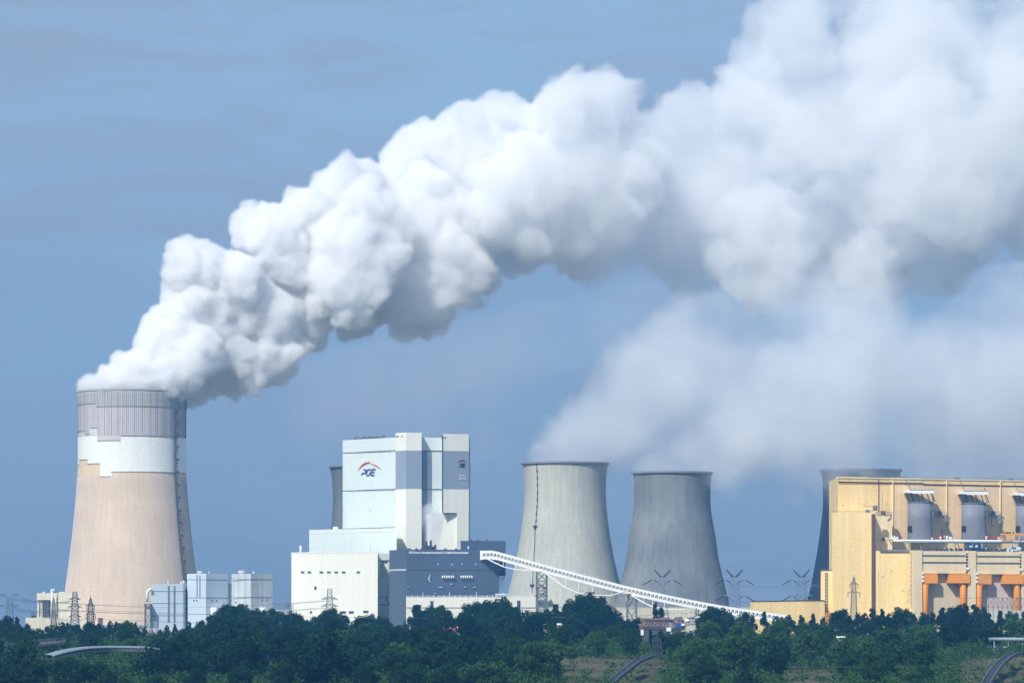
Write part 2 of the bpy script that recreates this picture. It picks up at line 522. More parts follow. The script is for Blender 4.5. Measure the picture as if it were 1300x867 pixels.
pick1 = {'rows': lambda zb, zt: sorted([zb] + [Z(y, T1D) for y in rows_y if Z(y, T1D) > zb + 1]), 'face': pick_face}
t1, pts1, x1 = cooling_tower('tall beige cooling tower with white and grey painted bands and steam pouring from it', 167.5, T1D, prof1,
    [M['concrete_top'], M['concrete_lilac'], M['concrete_white'], M['concrete_beige'], M['concrete_top']], pick1, lip=.5, seg=180)
# joints of the concrete lifts: thin ribs standing proud of the shell
jb = MB()
def shell_pt(a, z, off): 
    r = spline(pts1, z) + off
    return Vector((x1 + r * math.sin(a), T1D - r * math.cos(a), z))
zt1 = pts1[-1][0]
rib_as = []
rr_ = random.Random(4)
for k in range(-44, 45):
    a = math.pi * k / 88
    dark = k % 4 == 0 or rr_.random() < .25
    zl = Z(556, T1D) if not dark else Z(560, T1D)
    ys = [497.5, 510, 525, 540, 556]
    w_ = .36 if dark else .18
    for y0, y1 in zip(ys[:-1], ys[1:]):
        jb.bar(shell_pt(a, Z(y0, T1D), .05), shell_pt(a, Z(y1, T1D), .05), w_)
jb.build('rib', M['joint'], t1)['kind'] = 'stuff'
jl = MB()
def ledge(tbl, xs):
    for (xa, y) , (xb, _) in zip(tbl, tbl[1:] + [(237, 0)]):
        a0 = math.asin(max(-1, min(1, (max(xa, 98) - 167.5) / 69))); a1 = math.asin(max(-1, min(1, (xb - 167.5) / 69)))
        if a1 - a0 < .01: continue
        m_ = max(1, int((a1 - a0) / .05))
        for i in range(m_):
            u, v = a0 + (a1 - a0) * i / m_, a0 + (a1 - a0) * (i + 1) / m_
            jl.bar(shell_pt(u, Z(y, T1D), .12), shell_pt(v, Z(y, T1D), .12), .45)
for t_ in (E1, E2, E3): ledge(t_, None)
jl.build('paint_ledge', M['joint'], t1)
gl = MB()                                             # fine grid of casting joints on the lower shell
for k in range(-60, 61):
    a = math.pi * k / 120
    zz = [Z(y, T1D) for y in (606, 640, 680, 720, 760, 800)]
    for z0, z1 in zip(zz[:-1], zz[1:]): gl.bar(shell_pt(a, z0, .0), shell_pt(a, z1, .0), .14)
for i in range(34):
    z = Z(610 + i * 5.4, T1D)
    for k in range(-30, 30):
        gl.bar(shell_pt(math.pi * k / 60, z, .0), shell_pt(math.pi * (k + 1) / 60, z, .0), .16)
gl.build('casting_joints', M['concrete_lilac'], t1)['kind'] = 'stuff'
# stair mast that follows the shell
st = MB(); sa = math.asin(.82)
ys = [522 + 8.0 * k for k in range(28)]
P1 = [shell_pt(sa + .02 * i, Z(y, T1D), 1.0) for i, y in [(0, y) for y in ys]]
P2 = [shell_pt(sa + .035, Z(y, T1D), 1.0) for y in ys]
P3 = [shell_pt(sa + .0175, Z(y, T1D), 3.2) for y in ys]
for i in range(len(ys) - 1):
    for Q in (P1, P2, P3): st.bar(Q[i], Q[i + 1], .35)
    a_, b_ = (P1, P3) if i % 2 else (P3, P2)
    st.bar(a_[i], b_[i + 1], .3); st.bar(P1[i], P2[i], .3); st.bar(P3[i], P2[i], .3); st.bar(P3[i], P1[i], .3)
    st.bar(P1[i], P2[i + 1], .28)
    if i % 2 == 0:
        c = P3[i]; st.box(c.x - 1.2, c.x + 1.2, c.y - 1, c.y + 1, c.z - .2, c.z + 1.5)
st.build('stair_mast', M['steel_dark'], t1)
cable = MB()
for (y0, y1, o_) in ((556, 575, .06), (575, 600, .05), (600, 624, .07), (640, 668, .06), (668, 700, .06), (700, 728, .05)):
    cable.bar(shell_pt(sa + .03, Z(y0, T1D), .6), shell_pt(sa + .03 + o_, Z(y1, T1D), .6), .18)
cable.build('rigging_cable', M['steel_dark'], t1)

prof2 = [(588, 54), (600, 52.6), (625, 51.6), (653, 53.4), (695, 59.5), (730, 67), (758, 74), (800, 84)]
t2, pts2, x2 = cooling_tower('pale grey cooling tower standing behind the white sloping conveyor bridge', 717.5, 3160.0, prof2, M['concrete_grey'], group='weathered cooling towers')
prof3 = [(600, 50), (612, 48.8), (639, 48.5), (660, 51), (681, 55), (710, 59), (736, 65), (761, 71), (800, 80)]
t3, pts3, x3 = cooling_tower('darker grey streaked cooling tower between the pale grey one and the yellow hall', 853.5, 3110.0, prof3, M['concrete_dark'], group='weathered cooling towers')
prof4 = [(597, 51), (612, 48.8), (640, 48.3), (665, 50.5), (690, 54), (723, 59.5), (755, 66), (800, 77)]
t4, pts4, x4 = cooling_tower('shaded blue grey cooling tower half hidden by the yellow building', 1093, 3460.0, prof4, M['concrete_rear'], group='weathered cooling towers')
prof5 = [(592.5, 53), (605, 51), (630, 49.5), (655, 50.5), (680, 53), (720, 60), (760, 68), (800, 78)]
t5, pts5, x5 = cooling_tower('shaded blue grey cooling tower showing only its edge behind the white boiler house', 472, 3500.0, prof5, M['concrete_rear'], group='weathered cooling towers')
# ladder on the pale tower, lightning rods on tower four
def tw_pt(pts, x0, D, a, z, off):
    r = spline(pts, z) + off
    return Vector((x0 + r * math.sin(a), D - r * math.cos(a), z))
ld = MB(); a2 = math.asin((682 - 717.5) / 52.5)
ysl = [590 + 4.5 * k for k in range(37)]
for i in range(len(ysl) - 1):
    da = 0 if ysl[i] < 672 else (ysl[i] - 672) * .0016
    p, q = [tw_pt(pts2, x2, 3160, a2 + da, Z(y, 3160), .5) for y in (ysl[i], ysl[i + 1])]
    ld.bar(p, q, .42)
    if i % 2 == 0 and ysl[i] < 672: ld.box(p.x - .7, p.x + .7, p.y - .5, p.y + .5, p.z - .5, p.z + .5)
for y in (669, 743):
    p = tw_pt(pts2, x2, 3160, a2 + (0 if y < 700 else .11), Z(y, 3160), .8); ld.box(p.x - 1.8, p.x + 1.8, p.y - .8, p.y + .8, p.z - .7, p.z + .7)
ld.build('ladder', M['steel_dark'], t2)
lr = MB()
for px, py in ((1072, 594), (1076, 593), (1081, 594), (1142, 597), (1145, 597)):
    x = (px - 650) * 3440 / F; yy = 3460 - math.sqrt(max(1, (51.5 * 3460 / F) ** 2 - (x - x4) ** 2))
    lr.box(x - .7, x + .7, yy - .7, yy + .7, pts4[-1][0] - 1.5, pts4[-1][0] + 2.6)
lr.build('rim_equipment', M['white_steel'], t4)

# ------------------------------------------------------------------ lettering helpers
def strokes(mb, W_, x, y, hgt, text_strokes, wd, slant=.25, m=0, out=.35, us=1.0):
    """polylines in letter units (0..1 high) laid on a wall, origin photo (x,y) = lower left; sizes in metres"""
    o0 = W_.pt(x, y)
    for pl in text_strokes:
        q = []
        for (u, v) in pl:
            uu = (u + slant * v) * hgt * us
            p = o0 + Vector((W_.d.x, W_.d.y, 0)) * uu + Vector((W_.n.x, W_.n.y, 0)) * out + Vector((0, 0, v * hgt))
            q.append(p)
        for a, b in zip(q[:-1], q[1:]):
            e = (b - a).normalized() * wd * .3
            mb.bar(a - e, b + e, wd, w2=wd, m=m, up=(W_.n.x, W_.n.y, 0))
PGE = [[(.12, 1), (.62, 1), (.74, .85), (.70, .5), (.56, .4), (.12, .4), (.02, .3), (0, 0)],
       [(1.62, 1), (1.15, 1), (.98, .85), (.94, .15), (1.06, 0), (1.5, 0), (1.62, .12), (1.64, .48)],
       [(2.62, 1), (1.98, 1), (1.92, .5), (1.9, 0), (2.58, 0)], [(1.95, .5), (2.5, .5)]]
def text_on(W_, name, parent, body, x, y, h, width, m, slant=0.0, out=.3, bold=0.0):
    """a line of lettering lying on the wall: lower-left corner at photo (x,y), h metres tall, squeezed to width metres"""
    cu = bpy.data.curves.new(name, 'FONT'); cu.body = body; cu.size = 1.0; cu.extrude = .02; cu.shear = slant; cu.resolution_u = 2; cu.offset = bold
    tmp = bpy.data.objects.new(name, cu); COL.objects.link(tmp)
    dg = bpy.context.evaluated_depsgraph_get(); dg.update()
    me = bpy.data.meshes.new_from_object(tmp.evaluated_get(dg))
    COL.objects.unlink(tmp); bpy.data.objects.remove(tmp); 
    co = np.empty(len(me.vertices) * 3, np.float32); me.vertices.foreach_get('co', co); co = co.reshape(-1, 3)
    mn, mx = co.min(0), co.max(0)
    u = (co[:, 0] - mn[0]) / (mx[0] - mn[0]) * width
    v = (co[:, 1] - mn[1]) / (mx[1] - mn[1]) * h
    k = co[:, 2] * 4
    o0 = W_.pt(x, y, out); loc = parent_loc(parent)
    P_ = np.stack([o0.x + W_.d.x * u + W_.n.x * k, o0.y + W_.d.y * u + W_.n.y * k, o0.z + v], 1) - np.array(loc)
    me.vertices.foreach_set('co', P_.astype(np.float32).ravel()); me.update()
    me.materials.clear(); me.materials.append(m)
    o = bpy.data.objects.new(name, me); COL.objects.link(o); o.parent = parent
    return o

def rail(mb, p, q, h=1.1, n=10, w=.12, m=0):
    p, q = Vector(p), Vector(q)
    for k in range(n + 1):
        a = p.lerp(q, k / n); mb.bar(a, a + Vector((0, 0, h)), w, m)
    mb.bar(p + Vector((0, 0, h)), q + Vector((0, 0, h)), w, m)
    mb.bar(p + Vector((0, 0, h * .5)), q + Vector((0, 0, h * .5)), w * .8, m)

# ------------------------------------------------------------------ white boiler house
bh = thing('boiler_house', 'tall white and grey boiler house with a red arc logo high on its wall', 'power station building', (XY(515, 2950)[0], 2950, 0))
Lw = Wall(435, 3010, 516, 2950)                       # left wall, going back to the left
Rw = Wall(516, 2950, 600, 2964)                       # front wall
Cw = Wall(538, 2962.8, 597, 2973.8)                       # recessed wall between the stair towers
def quad_plan(*c): return [XY(px, d) for px, d in c]
zr = Lw.z(502, 555.0)
mb = MB()
mb.prism(quad_plan((435, 3010), (504, 2960), (538, 2963), (597, 2974), (596, 3000), (460, 3040)), 0, zr, 0)
mb.build('main_block', [M['cyan_panel']], bh)
s1 = MB()                                             # stair tower one: cream, grey band, cream
zt_ = Rw.z(516, 549)
plan1 = quad_plan((502.2, 2958.9), (515.6, 2948), (535.3, 2951.5), (535.3, 2990), (505, 2990))
z_a, z_b = Rw.z(516, 571.8), Rw.z(516, 620.6)
for z0, z1, m_ in ((0, z_b, 0), (z_b, z_a, 1), (z_a, zt_, 0)): s1.prism(plan1, z0, z1, m_)
s1.build('stair_tower', [M['cream_panel'], M['grey_panel']], bh)
s2 = MB()
plan2 = quad_plan((561.6, 2953), (595.2, 2962), (595.2, 3000), (561.6, 2990))
plan2b = quad_plan((580.0, 2958), (594.9, 2962), (594.9, 3000), (580.0, 2990))
z_c = Rw.z(570, 651)
z2t = Rw.z(575, 551)
for z0, z1, m_, pl in ((0, z_c, 0, plan2b), (z_c, z_b, 0, plan2), (z_b, z_a, 1, plan2), (z_a, z2t, 0, plan2)): s2.prism(pl, z0, z1, m_)
s2.build('stair_tower', [M['cream_panel'], M['grey_panel']], bh, 'cream stair tower with the small logo on its grey band')
ex = MB()                                             # lower projecting panel between the towers
ex.prism(quad_plan((540, 2958.5), (580.2, 2960), (580.2, 2972), (540, 2968)), 0, Rw.z(560, 652), 0)
ex.build('lower_bay', [M['cream_panel']], bh)
gp = MB()                                             # grey vertical strip laid on the inner wall
Cw.box(gp, 536.0, 572, 542.5, 690, .25, .1)
gp.build('grey_strip', M['grey_panel'], bh)
ln = MB()
for y in (572.3, 621.0, 669.6): Lw.box(ln, 435.2, y, 502, y + .75, .22, .05, zref=480)
for y in (571.8, 620.4, 669.3):
    Rw.box(ln, 516.5, y, 535, y + .75, .35, .05, zref=525)
    Cw.box(ln, 535.5, y, 561, y + .8, .3, .05, zref=548)
for y in (572.2, 620.8): Rw.box(ln, 562.6, y, 594.9, y + .75, .75, .05, zref=578)
Rw.box(ln, 514.5, 549.5, 515.7, 696, 1.0, .6)
Wall(561.6, 2953, 595.2, 2962).box(ln, 561.2, 552, 561.9, 651, .4, .3)
Rw.box(ln, 562, 650.6, 580, 651.5, .9, .5)
ln.build('dark_joint', M['line'], bh)
lg = MB()
strokes(lg, Lw, 459.4, 603.3, 4.3, PGE, .5, out=.3, us=1.36)
lg.build('logo', M['logo_blue'], bh)
def arc(mb, W_, xc, yc, pts_, w0, m):
    ps = [W_.pt(x, y, .4) for x, y in pts_]
    for i, (a, b) in enumerate(zip(ps[:-1], ps[1:])):
        t = 1 - abs((i + .5) / (len(ps) - 1) - .5) * 1.3
        mb.bar(a, b, w0 * t, w2=w0 * t, m=m, up=(W_.n.x, W_.n.y, 0))
ar = MB()
arc(ar, Lw, 0, 0, [(455.2, 596.8), (457, 594), (459.5, 591), (462.5, 588.6), (466, 587.1), (470, 586.5), (470.0, 587.2)], .75, 0)
arc(ar, Lw, 0, 0, [(470.5, 588.0), (474, 588.9), (477.5, 590.3), (480.5, 592.2), (483.5, 594.8)], .6, 1)
ar.build('logo_arc', [M['logo_red'], M['logo_orange']], bh)
T2w = Wall(580.5, 2951.9, 595.2, 2960)
T2w = Wall(561.6, 2953, 595.2, 2962)
lg2 = MB(); strokes(lg2, T2w, 583.0, 592.4, 2.4, PGE, .38, out=.3, us=.68)
lg2.build('logo', M['logo_blue'], bh)
ar2 = MB(); arc(ar2, T2w, 0, 0, [(581.6, 586.5), (583.5, 584.3), (586.3, 583.6), (589, 584.4), (591.5, 586.3)], .6, 0)
ar2.build('logo_arc', [M['logo_red']], bh)
text_on(T2w, 'lettering', bh, 'BLOK', 583.5, 605.2, 1.7, 4.0, M['letter'])
text_on(T2w, 'lettering', bh, '858 MW', 582.2, 609.0, 1.7, 6.0, M['letter'])
vt = MB()
for x, y in ((503.8, 554), (505.6, 554), (510.3, 554)): Wall(502.2, 2958.9, 515.6, 2948).box(vt, x - .5, y - 1, x + .5, y + 1.4, .2, .1)
for x, y in ((563.3, 555.6), (565.4, 555.6)): T2w.box(vt, x - .5, y - 1, x + .5, y + 1.2, .2, .1)
Lw.box(vt, 447.8, 670.6, 449.6, 673.2, .6, .1); Lw.box(vt, 481, 669.6, 483.2, 672.6, .6, .1)
for x, y in ((436.5, 648), (470.6, 647.7), (519.8, 646.6), (520.8, 557.5), (585.4, 648.5), (575, 556)): (Lw if x < 503 else Rw).box(vt, x - .35, y - .35, x + .35, y + .35, .3 if x < 580 else .9, .1)
vt.build('wall_vent', M['glass_dark'], bh)
rf = MB()                                             # roof equipment
for px in [449, 455, 459, 463, 467, 471, 476, 480, 484]:
    p = Lw.pt(px, 557, -2, z=zr); hgt = 1.2 + (px * 7 % 5) * .25
    rf.box(p.x - 1.2, p.x + 1.2, p.y - 1, p.y + 1, zr - .2, zr + hgt)
rail(rf, Lw.pt(448, 0, -1.0, z=zr), Lw.pt(500, 0, -1.0, z=zr), 1.0, 26, .15)
p = Rw.pt(529, 0, -6, z=zt_); rf.box(p.x - 2, p.x + 3.2, p.y - 2, p.y + 2, zt_ - .2, zt_ + .9)
p = Rw.pt(578, 0, -9, z=z2t); rf.box(p.x - 3, p.x + 3, p.y - 2, p.y + 2, z2t - .2, z2t + 1.0)
rf.build('roof_equipment', M['steel'], bh)

# lower annex with the sloping roofline to the left of the boiler house
an = thing('annex', 'pale blue white stepped annex under the logo wall of the boiler house', 'power station building', (XY(445, 2940)[0], 2940, 0))
Aw = Wall(392.5, 2990, 505, 2930)
zt_ = Aw.z(480, 670.5)
mb = MB(); mb.prism(quad_plan((392.5, 2990), (503.5, 2931), (503.5, 2945), (440, 3004)), 0, zt_)
mb.build('wall', M['cyan_panel'], an)
mb = MB(); Aw.box(mb, 392.5, 675, 502, 675.8, .15, .2, zref=445)
mb.build('parapet', M['white_steel'], an)
mb = MB()
p = Aw.pt(420, 0, -5, z=zt_); mb.box(p.x - 1.8, p.x + 1.8, p.y - 1, p.y + 1, zt_ - .2, zt_ + 2.0)
mb.build('roof_hatch', M['white_steel'], an)

# cream hall
hl = thing('turbine_hall', 'big cream hall with a row of small dark windows left of the dark blue building', 'power station building', (XY(430, 2860)[0], 2860, 0))
Hw = Wall(370, 2880, 479.5, 2850)
zt_ = Hw.z(425, 701)
mb = MB(); mb.prism(quad_plan((370, 2880), (479.5, 2850), (479.5, 2900), (494.5, 2904), (494.5, 2925), (400, 2938)), 0, zt_)
mb.build('wall', M['cream_panel'], hl)
mb = MB(); Hw.box(mb, 369.8, 700.4, 479.8, 701.6, .2, .3, zref=425); mb.build('parapet', M['white_steel'], hl)
for x in (384.2, 392.8, 408.1, 417.4, 426.8, 436.3, 454.9):
    mb = MB(); Hw.box(mb, x - 2.3, 725, x + 2.3, 727.3, .12, .1); f_ = mb.build('window', M['glass_dark'], hl)
    mb = MB(); Hw.box(mb, x - 2.5, 727.4, x + 2.5, 727.8, .3, .1); mb.build('sill', M['white_steel'], f_)
for x, y, w_, h_ in ((400.4, 746.2, 1.4, 2.2), (394.8, 777, 1.2, 1.8), (436, 777, 3.2, 1.6), (446, 777, 3, 1.6), (464.5, 776.3, 3.4, 1.6)):
    mb = MB(); Hw.box(mb, x - w_, y - h_, x + w_, y + h_, .12, .1); mb.build('window', M['glass_dark'], hl)
# the loading bay at its corner
Bw = Wall(479.5, 2890, 494.5, 2894)
mb = MB(); Bw.box(mb, 482.5, 711.5, 494, 731.6, 14, .1); mb.build('overhanging_box', M['cream_panel'], hl)
mb = MB(); Bw.box(mb, 479.6, 711, 494, 711.9, 14.4, .1)
for y in (757.5, 767): Bw.box(mb, 479.7, y, 494, y + .9, 12, .1)
mb.bar(Bw.pt(481, 758, 12), Bw.pt(494, 784, 12), .5); mb.bar(Bw.pt(491.5, 731, 13), Bw.pt(491.5, 760, 13), .5)
mb.build('bay_steelwork', M['steel'], hl)
mb = MB()
for px, h_ in ((378.3, 4.6), (465.7, 4.0)):
    p = Hw.pt(px, 0, -4, z=zt_); mb.tube([(p.x, p.y, zt_ - .2), (p.x, p.y, zt_ + h_)], .8, 8)
    mb.ball((p.x, p.y, zt_ + h_), 1.2, seg=8, sz=.5)
mb.build('roof_vent', M['white_steel'], hl)
mb = MB(); p = Hw.pt(371.5, 788, 6); mb.tube([(p.x, p.y, 0), (p.x, p.y, Z(757, p.y))], .35, 6); 
mp_ = mb.build('lightning_mast', M['steel'], None); tag(mp_, 'thin grey mast rising at the corner of the cream hall', 'mast')

# dark blue building
db = thing('bunker_building', 'dark blue building with a line of white lettering beside the cream hall', 'power station building', (XY(560, 2800)[0], 2800, 0))
Ds = Wall(494.3, 2835, 516.0, 2800); Dw = Wall(516.0, 2800, 633.6, 2812)
zt_ = Dw.z(516, 697.2)
mb = MB(); mb.prism(quad_plan((494.3, 2835), (516.0, 2800), (633.6, 2812), (633.6, 2850), (505, 2875)), 0, zt_)
mb.build('wall', M['dark_panel'], db)
Uw = Wall(580.5, 2816, 641.8, 2822)
z_lo, z_hi = Uw.z(610, 730), Uw.z(610, 686.3)
mb = MB(); mb.prism(quad_plan((580.5, 2816), (641.8, 2822), (641.8, 2860), (580.5, 2856)), z_lo, z_hi)
mb.prism(quad_plan((580.6, 2815.5), (585, 2815.9), (585, 2819), (580.6, 2819)), z_lo, z_hi - .1, 1)
mb.build('upper_wall', [M['dark_panel'], M['concrete_lilac']], db)
mb = MB(); Ds.box(mb, 494.4, 722.3, 515.8, 724.2, .25, .1, zref=505); mb.build('pale_band', M['pale_blue'], db)
mb = MB(); Dw.box(mb, 516.2, 722.3, 629, 723.1, .3, .1, zref=570)
for k in range(38): 
    x = 540 + k * 1.35; Dw.box(mb, x, 723.2, x + .6, 724.0, .25, .1)
mb.build('dark_joint', M['line'], db)
mb = MB()
for x in (556.0, 573.8, 586.3, 603.7): Dw.box(mb, x - 1, 714.8, x + 1, 717, .25, .1)
mb.build('wall_louvre', M['grey_panel'], db)
text_on(Dw, 'lettering', db, 'PGE Górnictwo i Energetyka Konwencjonalna S.A. Oddział Elektrownia Bełchatów', 519.3, 703.2, 2.0, 42.6, M['letter'], out=.1, bold=.03)
for gx in (561.3, 584.8):
    for k in range(6):
        x = gx + k * 2.75
        mb = MB(); p = Dw.pt(x, 731, 0)
        n3 = Vector((Dw.n.x, Dw.n.y, 0))
        mb.tube([p, p + n3 * 1.6, p + n3 * 2.1 - Vector((0, 0, .8)), p + n3 * 2.1 - Vector((0, 0, 1.6))], .42, 8)
        v_ = mb.build('vent_pipe', M['white_steel'], db)
mb = MB()
for x, y, w_ in ((572.5, 741.2, 1.2), (559.4, 745.4, 2), (590, 744.8, 1), (602, 745.6, 1.4), (552, 753, .9), (518, 744.8, .8), (545.5, 734, .8), (635, 723.5, 1.2)):
    (Dw if x < 634 else Uw).box(mb, x - w_, y - .5, x + w_, y + .3, 1.2, .05)
mb.bar(Dw.pt(546, 729.5, 1), Dw.pt(543.5, 735, 1), .45); mb.bar(Dw.pt(543.5, 735, 1), Dw.pt(546.5, 738.5, 1), .4)
mb.build('wall_canopy', M['pale_blue'], db)
mb = MB()
for x in (520, 529.5, 566, 579.5): 
    p = Dw.pt(x, 0, -2, z=zt_); mb.box(p.x - .9, p.x + .9, p.y - .8, p.y + .8, zt_ - .1, zt_ + .9)
for x in (598, 607, 619): 
    p = Uw.pt(x, 0, -2, z=z_hi); mb.box(p.x - .9, p.x + .9, p.y - .8, p.y + .8, z_hi - .1, z_hi + .8)
mb.build('roof_vent', M['steel_dark'], db)
mb = MB(); p = Dw.pt(594.8, 0, -1, z=zt_); mb.tube([(p.x, p.y, zt_), (p.x, p.y, zt_ + 2.3)], .45, 8); mb.build('roof_lamp', M['white_steel'], db)
mb = MB()                                             # small service platform under the overhang
mb.box(*[Dw.pt(634.2, 0).x, Dw.pt(641, 0).x], 2808, 2818, Z(733, 2812), Z(731.6, 2812))
mb.bar((Dw.pt(639.5, 0).x, 2810, Z(733, 2812)), (Dw.pt(634.5, 0).x, 2812, Z(745, 2812)), .4)
mb.bar((Dw.pt(636.5, 0).x, 2810, Z(733, 2812)), (Dw.pt(634.5, 0).x, 2812, Z(738, 2812)), .4)
mb.build('service_platform', M['steel'], db)
# dark machinery outlet where the small steam cloud rises
mb = MB()
for k in range(9):
    x = 542 + k * 1.9; p = Dw.pt(x, 0, -22 + (k % 3) * 3, z=zt_)
    mb.box(p.x - .8, p.x + .8, p.y - 1, p.y + 1, zt_ - .2, zt_ + (1.5, 4.2, 2.6, 6.4, 3.2, 7.0, 4.6, 2.4, 3.6)[k])
mb.build('outlet_pipe', M['steel_dark'], db)

# low white building under the dark one
lb = thing('service_building', 'long low white building in front of the dark blue wall, behind the nearest trees', 'power station building', (XY(600, 2760)[0], 2760, 0))
Sw = Wall(515.6, 2760, 680, 2772)
zt_ = Sw.z(600, 757.8)
mb = MB(); mb.prism(quad_plan((515.6, 2760), (680, 2772), (680, 2795), (515.6, 2795)), 0, zt_); mb.build('wall', M['cream_panel'], lb)
mb = MB(); Sw.box(mb, 515.7, 770.7, 679.8, 771.5, .25, .1, zref=600); mb.build('dark_joint', M['steel'], lb)
for x0, x1, y0 in ((546.2, 549.8, 762.5), (656.3, 660.3, 762.2)):
    mb = MB(); Sw.box(mb, x0, y0, x1, 782, .5, .1); mb.build('dark_door', M['glass_dark'], lb)
mb = MB()
for k in range(24):
    p = Sw.pt(516.5 + k * 6.8, 0, -.5, z=zt_); mb.bar(p, p + Vector((0, 0, 1.5 + (k % 5 == 3) * 2)), .3)
rail(mb, Sw.pt(516.5, 0, -.5, z=zt_), Sw.pt(678, 0, -.5, z=zt_), 1.0, 60, .13)
p = Sw.pt(637, 0, -4, z=zt_); mb.box(p.x - 4, p.x + 4, p.y - 2, p.y + 2, zt_ + 1.6, zt_ + 2.4); mb.bar((p.x - 3.4, p.y, zt_), (p.x - 3.4, p.y, zt_ + 2), .4); mb.bar((p.x + 3.4, p.y, zt_), (p.x + 3.4, p.y, zt_ + 2), .4)
mb.build('roof_railing', M['white_steel'], lb)

# long low cream wall under the grey towers
wl_ = thing('basin_building', 'long low cream building at the foot of the two grey cooling towers', 'power station building', (XY(800, 2960)[0], 2960, 0))
Ww = Wall(680.5, 2960, 965, 2990)
mb = MB(); mb.prism(quad_plan((680.5, 2960), (965, 2990), (965, 3020), (680.5, 2990)), 0, Ww.z(800, 770.5)); mb.build('wall', M['render'], wl_)
mb = MB()
for k in range(14):
    x = 845 + k * 5.2; Ww.box(mb, x - .5, 776 + (k % 3) * 1.2, x + .9, 777.0 + (k % 3) * 1.2, .15, .05)
mb.build('wall_vent', M['steel_dark'], wl_)
mb = MB(); Ww.box(mb, 680.6, 769.9, 964.8, 770.8, .2, .3, zref=800); mb.build('parapet', M['concrete_grey'], wl_)

# ------------------------------------------------------------------ pale blue sheds by the big tower
def shed(label, plan, walls, seams, strips, ytop, mats, vents=(), roofs=(), door=None, stain=None, group=None):
    x, d = plan[1]
    r = thing('shed', label, 'industrial shed', (XY(x, d)[0], d, 0), group)
    zt = Z(ytop, d)
    mb = MB(); mb.prism(quad_plan(*plan), 0, zt); mb.build('wall', mats, r)
    mb = MB()
    for Wl, xa, xb in walls:
        for y in seams: Wl.box(mb, xa, y, xb, y + .55, .18, .05, zref=(xa + xb) / 2)
    mb.build('dark_joint', M['steel'], r)
    for Wl, xa, xb, ya, yb in strips:
        mb = MB(); Wl.box(mb, xa, ya, xb, yb, .15, .05); w_ = mb.build('window_strip', M['glass_blue'], r)
        mb = MB(); y = ya + 2.5
        while y < yb: Wl.box(mb, xa, y, xb, y + .3, .25, .05); y += 2.6
        mb.build('glazing_bars', M['pale_blue'], w_)
    if vents:
        mb = MB()
        for Wl, x, y in vents: Wl.box(mb, x - .7, y - .9, x + .7, y + .9, .3, .05)
        mb.build('wall_vent', M['glass_dark'], r)
    if roofs:
        mb = MB()
        for px, py, w_, hh in roofs:
            X = (px - 650) * (d + 12) / F; mb.tube([(X, d + 12, zt - .3), (X, d + 12, zt + hh)], w_, 8)
        mb.build('roof_vent', M['concrete_lilac'], r)
    if door:
        Wl, xa, ya, xb, yb = door
        mb = MB(); Wl.box(mb, xa, ya, xb, yb, 6, .05); mb.build('white_porch', M['white_steel'], r)
    return r
W1 = Wall(192.3, 2850, 232.3, 2856); W1b = Wall(232.3, 2856, 239, 2870)
shed('lowest pale blue shed beside the tower with two tall dark window strips', [(192.3, 2850), (232.3, 2856), (239, 2870), (239, 2890), (195, 2884)],
     [(W1, 192.4, 232.2), (W1b, 232.4, 238.9)], (750, 765.4, 780.8), [(W1, 213, 215.6, 743.5, 790), (W1, 220.3, 222.7, 743.5, 790)], 740.8, M['pale_blue'],
     vents=[(W1, 195.8, 782)], roofs=[(213.7, 0, .9, 2.4), (230, 0, .8, 1.8), (233, 0, .7, 2.4)])
W2 = Wall(237.6, 2862, 261.6, 2850); W2b = Wall(261.6, 2850, 289.3, 2866)
shed('tall pale shed with two narrow window strips and a white porch', [(237.6, 2862), (261.6, 2850), (289.3, 2866), (289, 2890), (240, 2890)],
     [(W2, 237.8, 261.4), (W2b, 261.8, 289.2)], (735.2, 758.2), [(W2, 249.7, 251, 730, 757.5), (W2, 253.2, 254.6, 730, 757.5)], 727.8, M['pale_blue'],
     vents=[(W2, 246.4, 762), (W2, 250, 762), (W2b, 268.7, 762), (W2b, 274.8, 762)], roofs=[(253.8, 0, 1.8, 1.9), (265.6, 0, .5, 1.6)],
     door=(W2b, 267.5, 770.5, 281.5, 787))
W3 = Wall(290.2, 2862, 318.3, 2850); W3b = Wall(318.3, 2850, 346.2, 2866)
shed('rain stained white shed at the end of the pale shed row', [(294, 2862), (318.3, 2850), (346.2, 2866), (345, 2890), (296, 2890)],
     [(W3, 294.3, 318.1), (W3b, 318.5, 346)], (735, 757.6), [], 728, M['stained'],
     vents=[(W3, 299.3, 764), (W3b, 332.7, 761.5), (W3b, 339, 761.5)], roofs=[(306.8, 0, 2.6, 2.4), (322, 0, .8, 1.8), (311, 0, .5, 1.4)],
     door=(W3b, 329, 771, 336.5, 787))
ct = MB(); Wc = Wall(288, 2872, 297, 2872)
Wc.box(ct, 289.4, 740.6, 296, 790, .1, 12); ct.build('wall', M['stained'], None)
cto = bpy.data.objects['wall'] if False else COL.objects[-1]
cto.name = 'shed_connector'; tag(cto, 'narrow stained link building between the two tall pale sheds', 'building')
dk = thing('duct_trestle', 'curved white duct on a steel trestle at the end of the lowest shed', 'duct', (XY(188, 2846)[0], 2846, 0))
dc = MB(); pts_ = []
for k in range(9):
    t = math.pi / 2 * k / 8; pts_.append((XY(192.2 - 5.4 * math.sin(t), 2848)[0], 2848, Z(747.8 + 6 * (1 - math.cos(t)) + 0, 2848)))
pts_.append((XY(186.8, 2848)[0], 2848, Z(764, 2848)))
dc.tube(pts_, 1.1, 8); dc.build('duct', M['white_steel'], dk)
tr = MB()
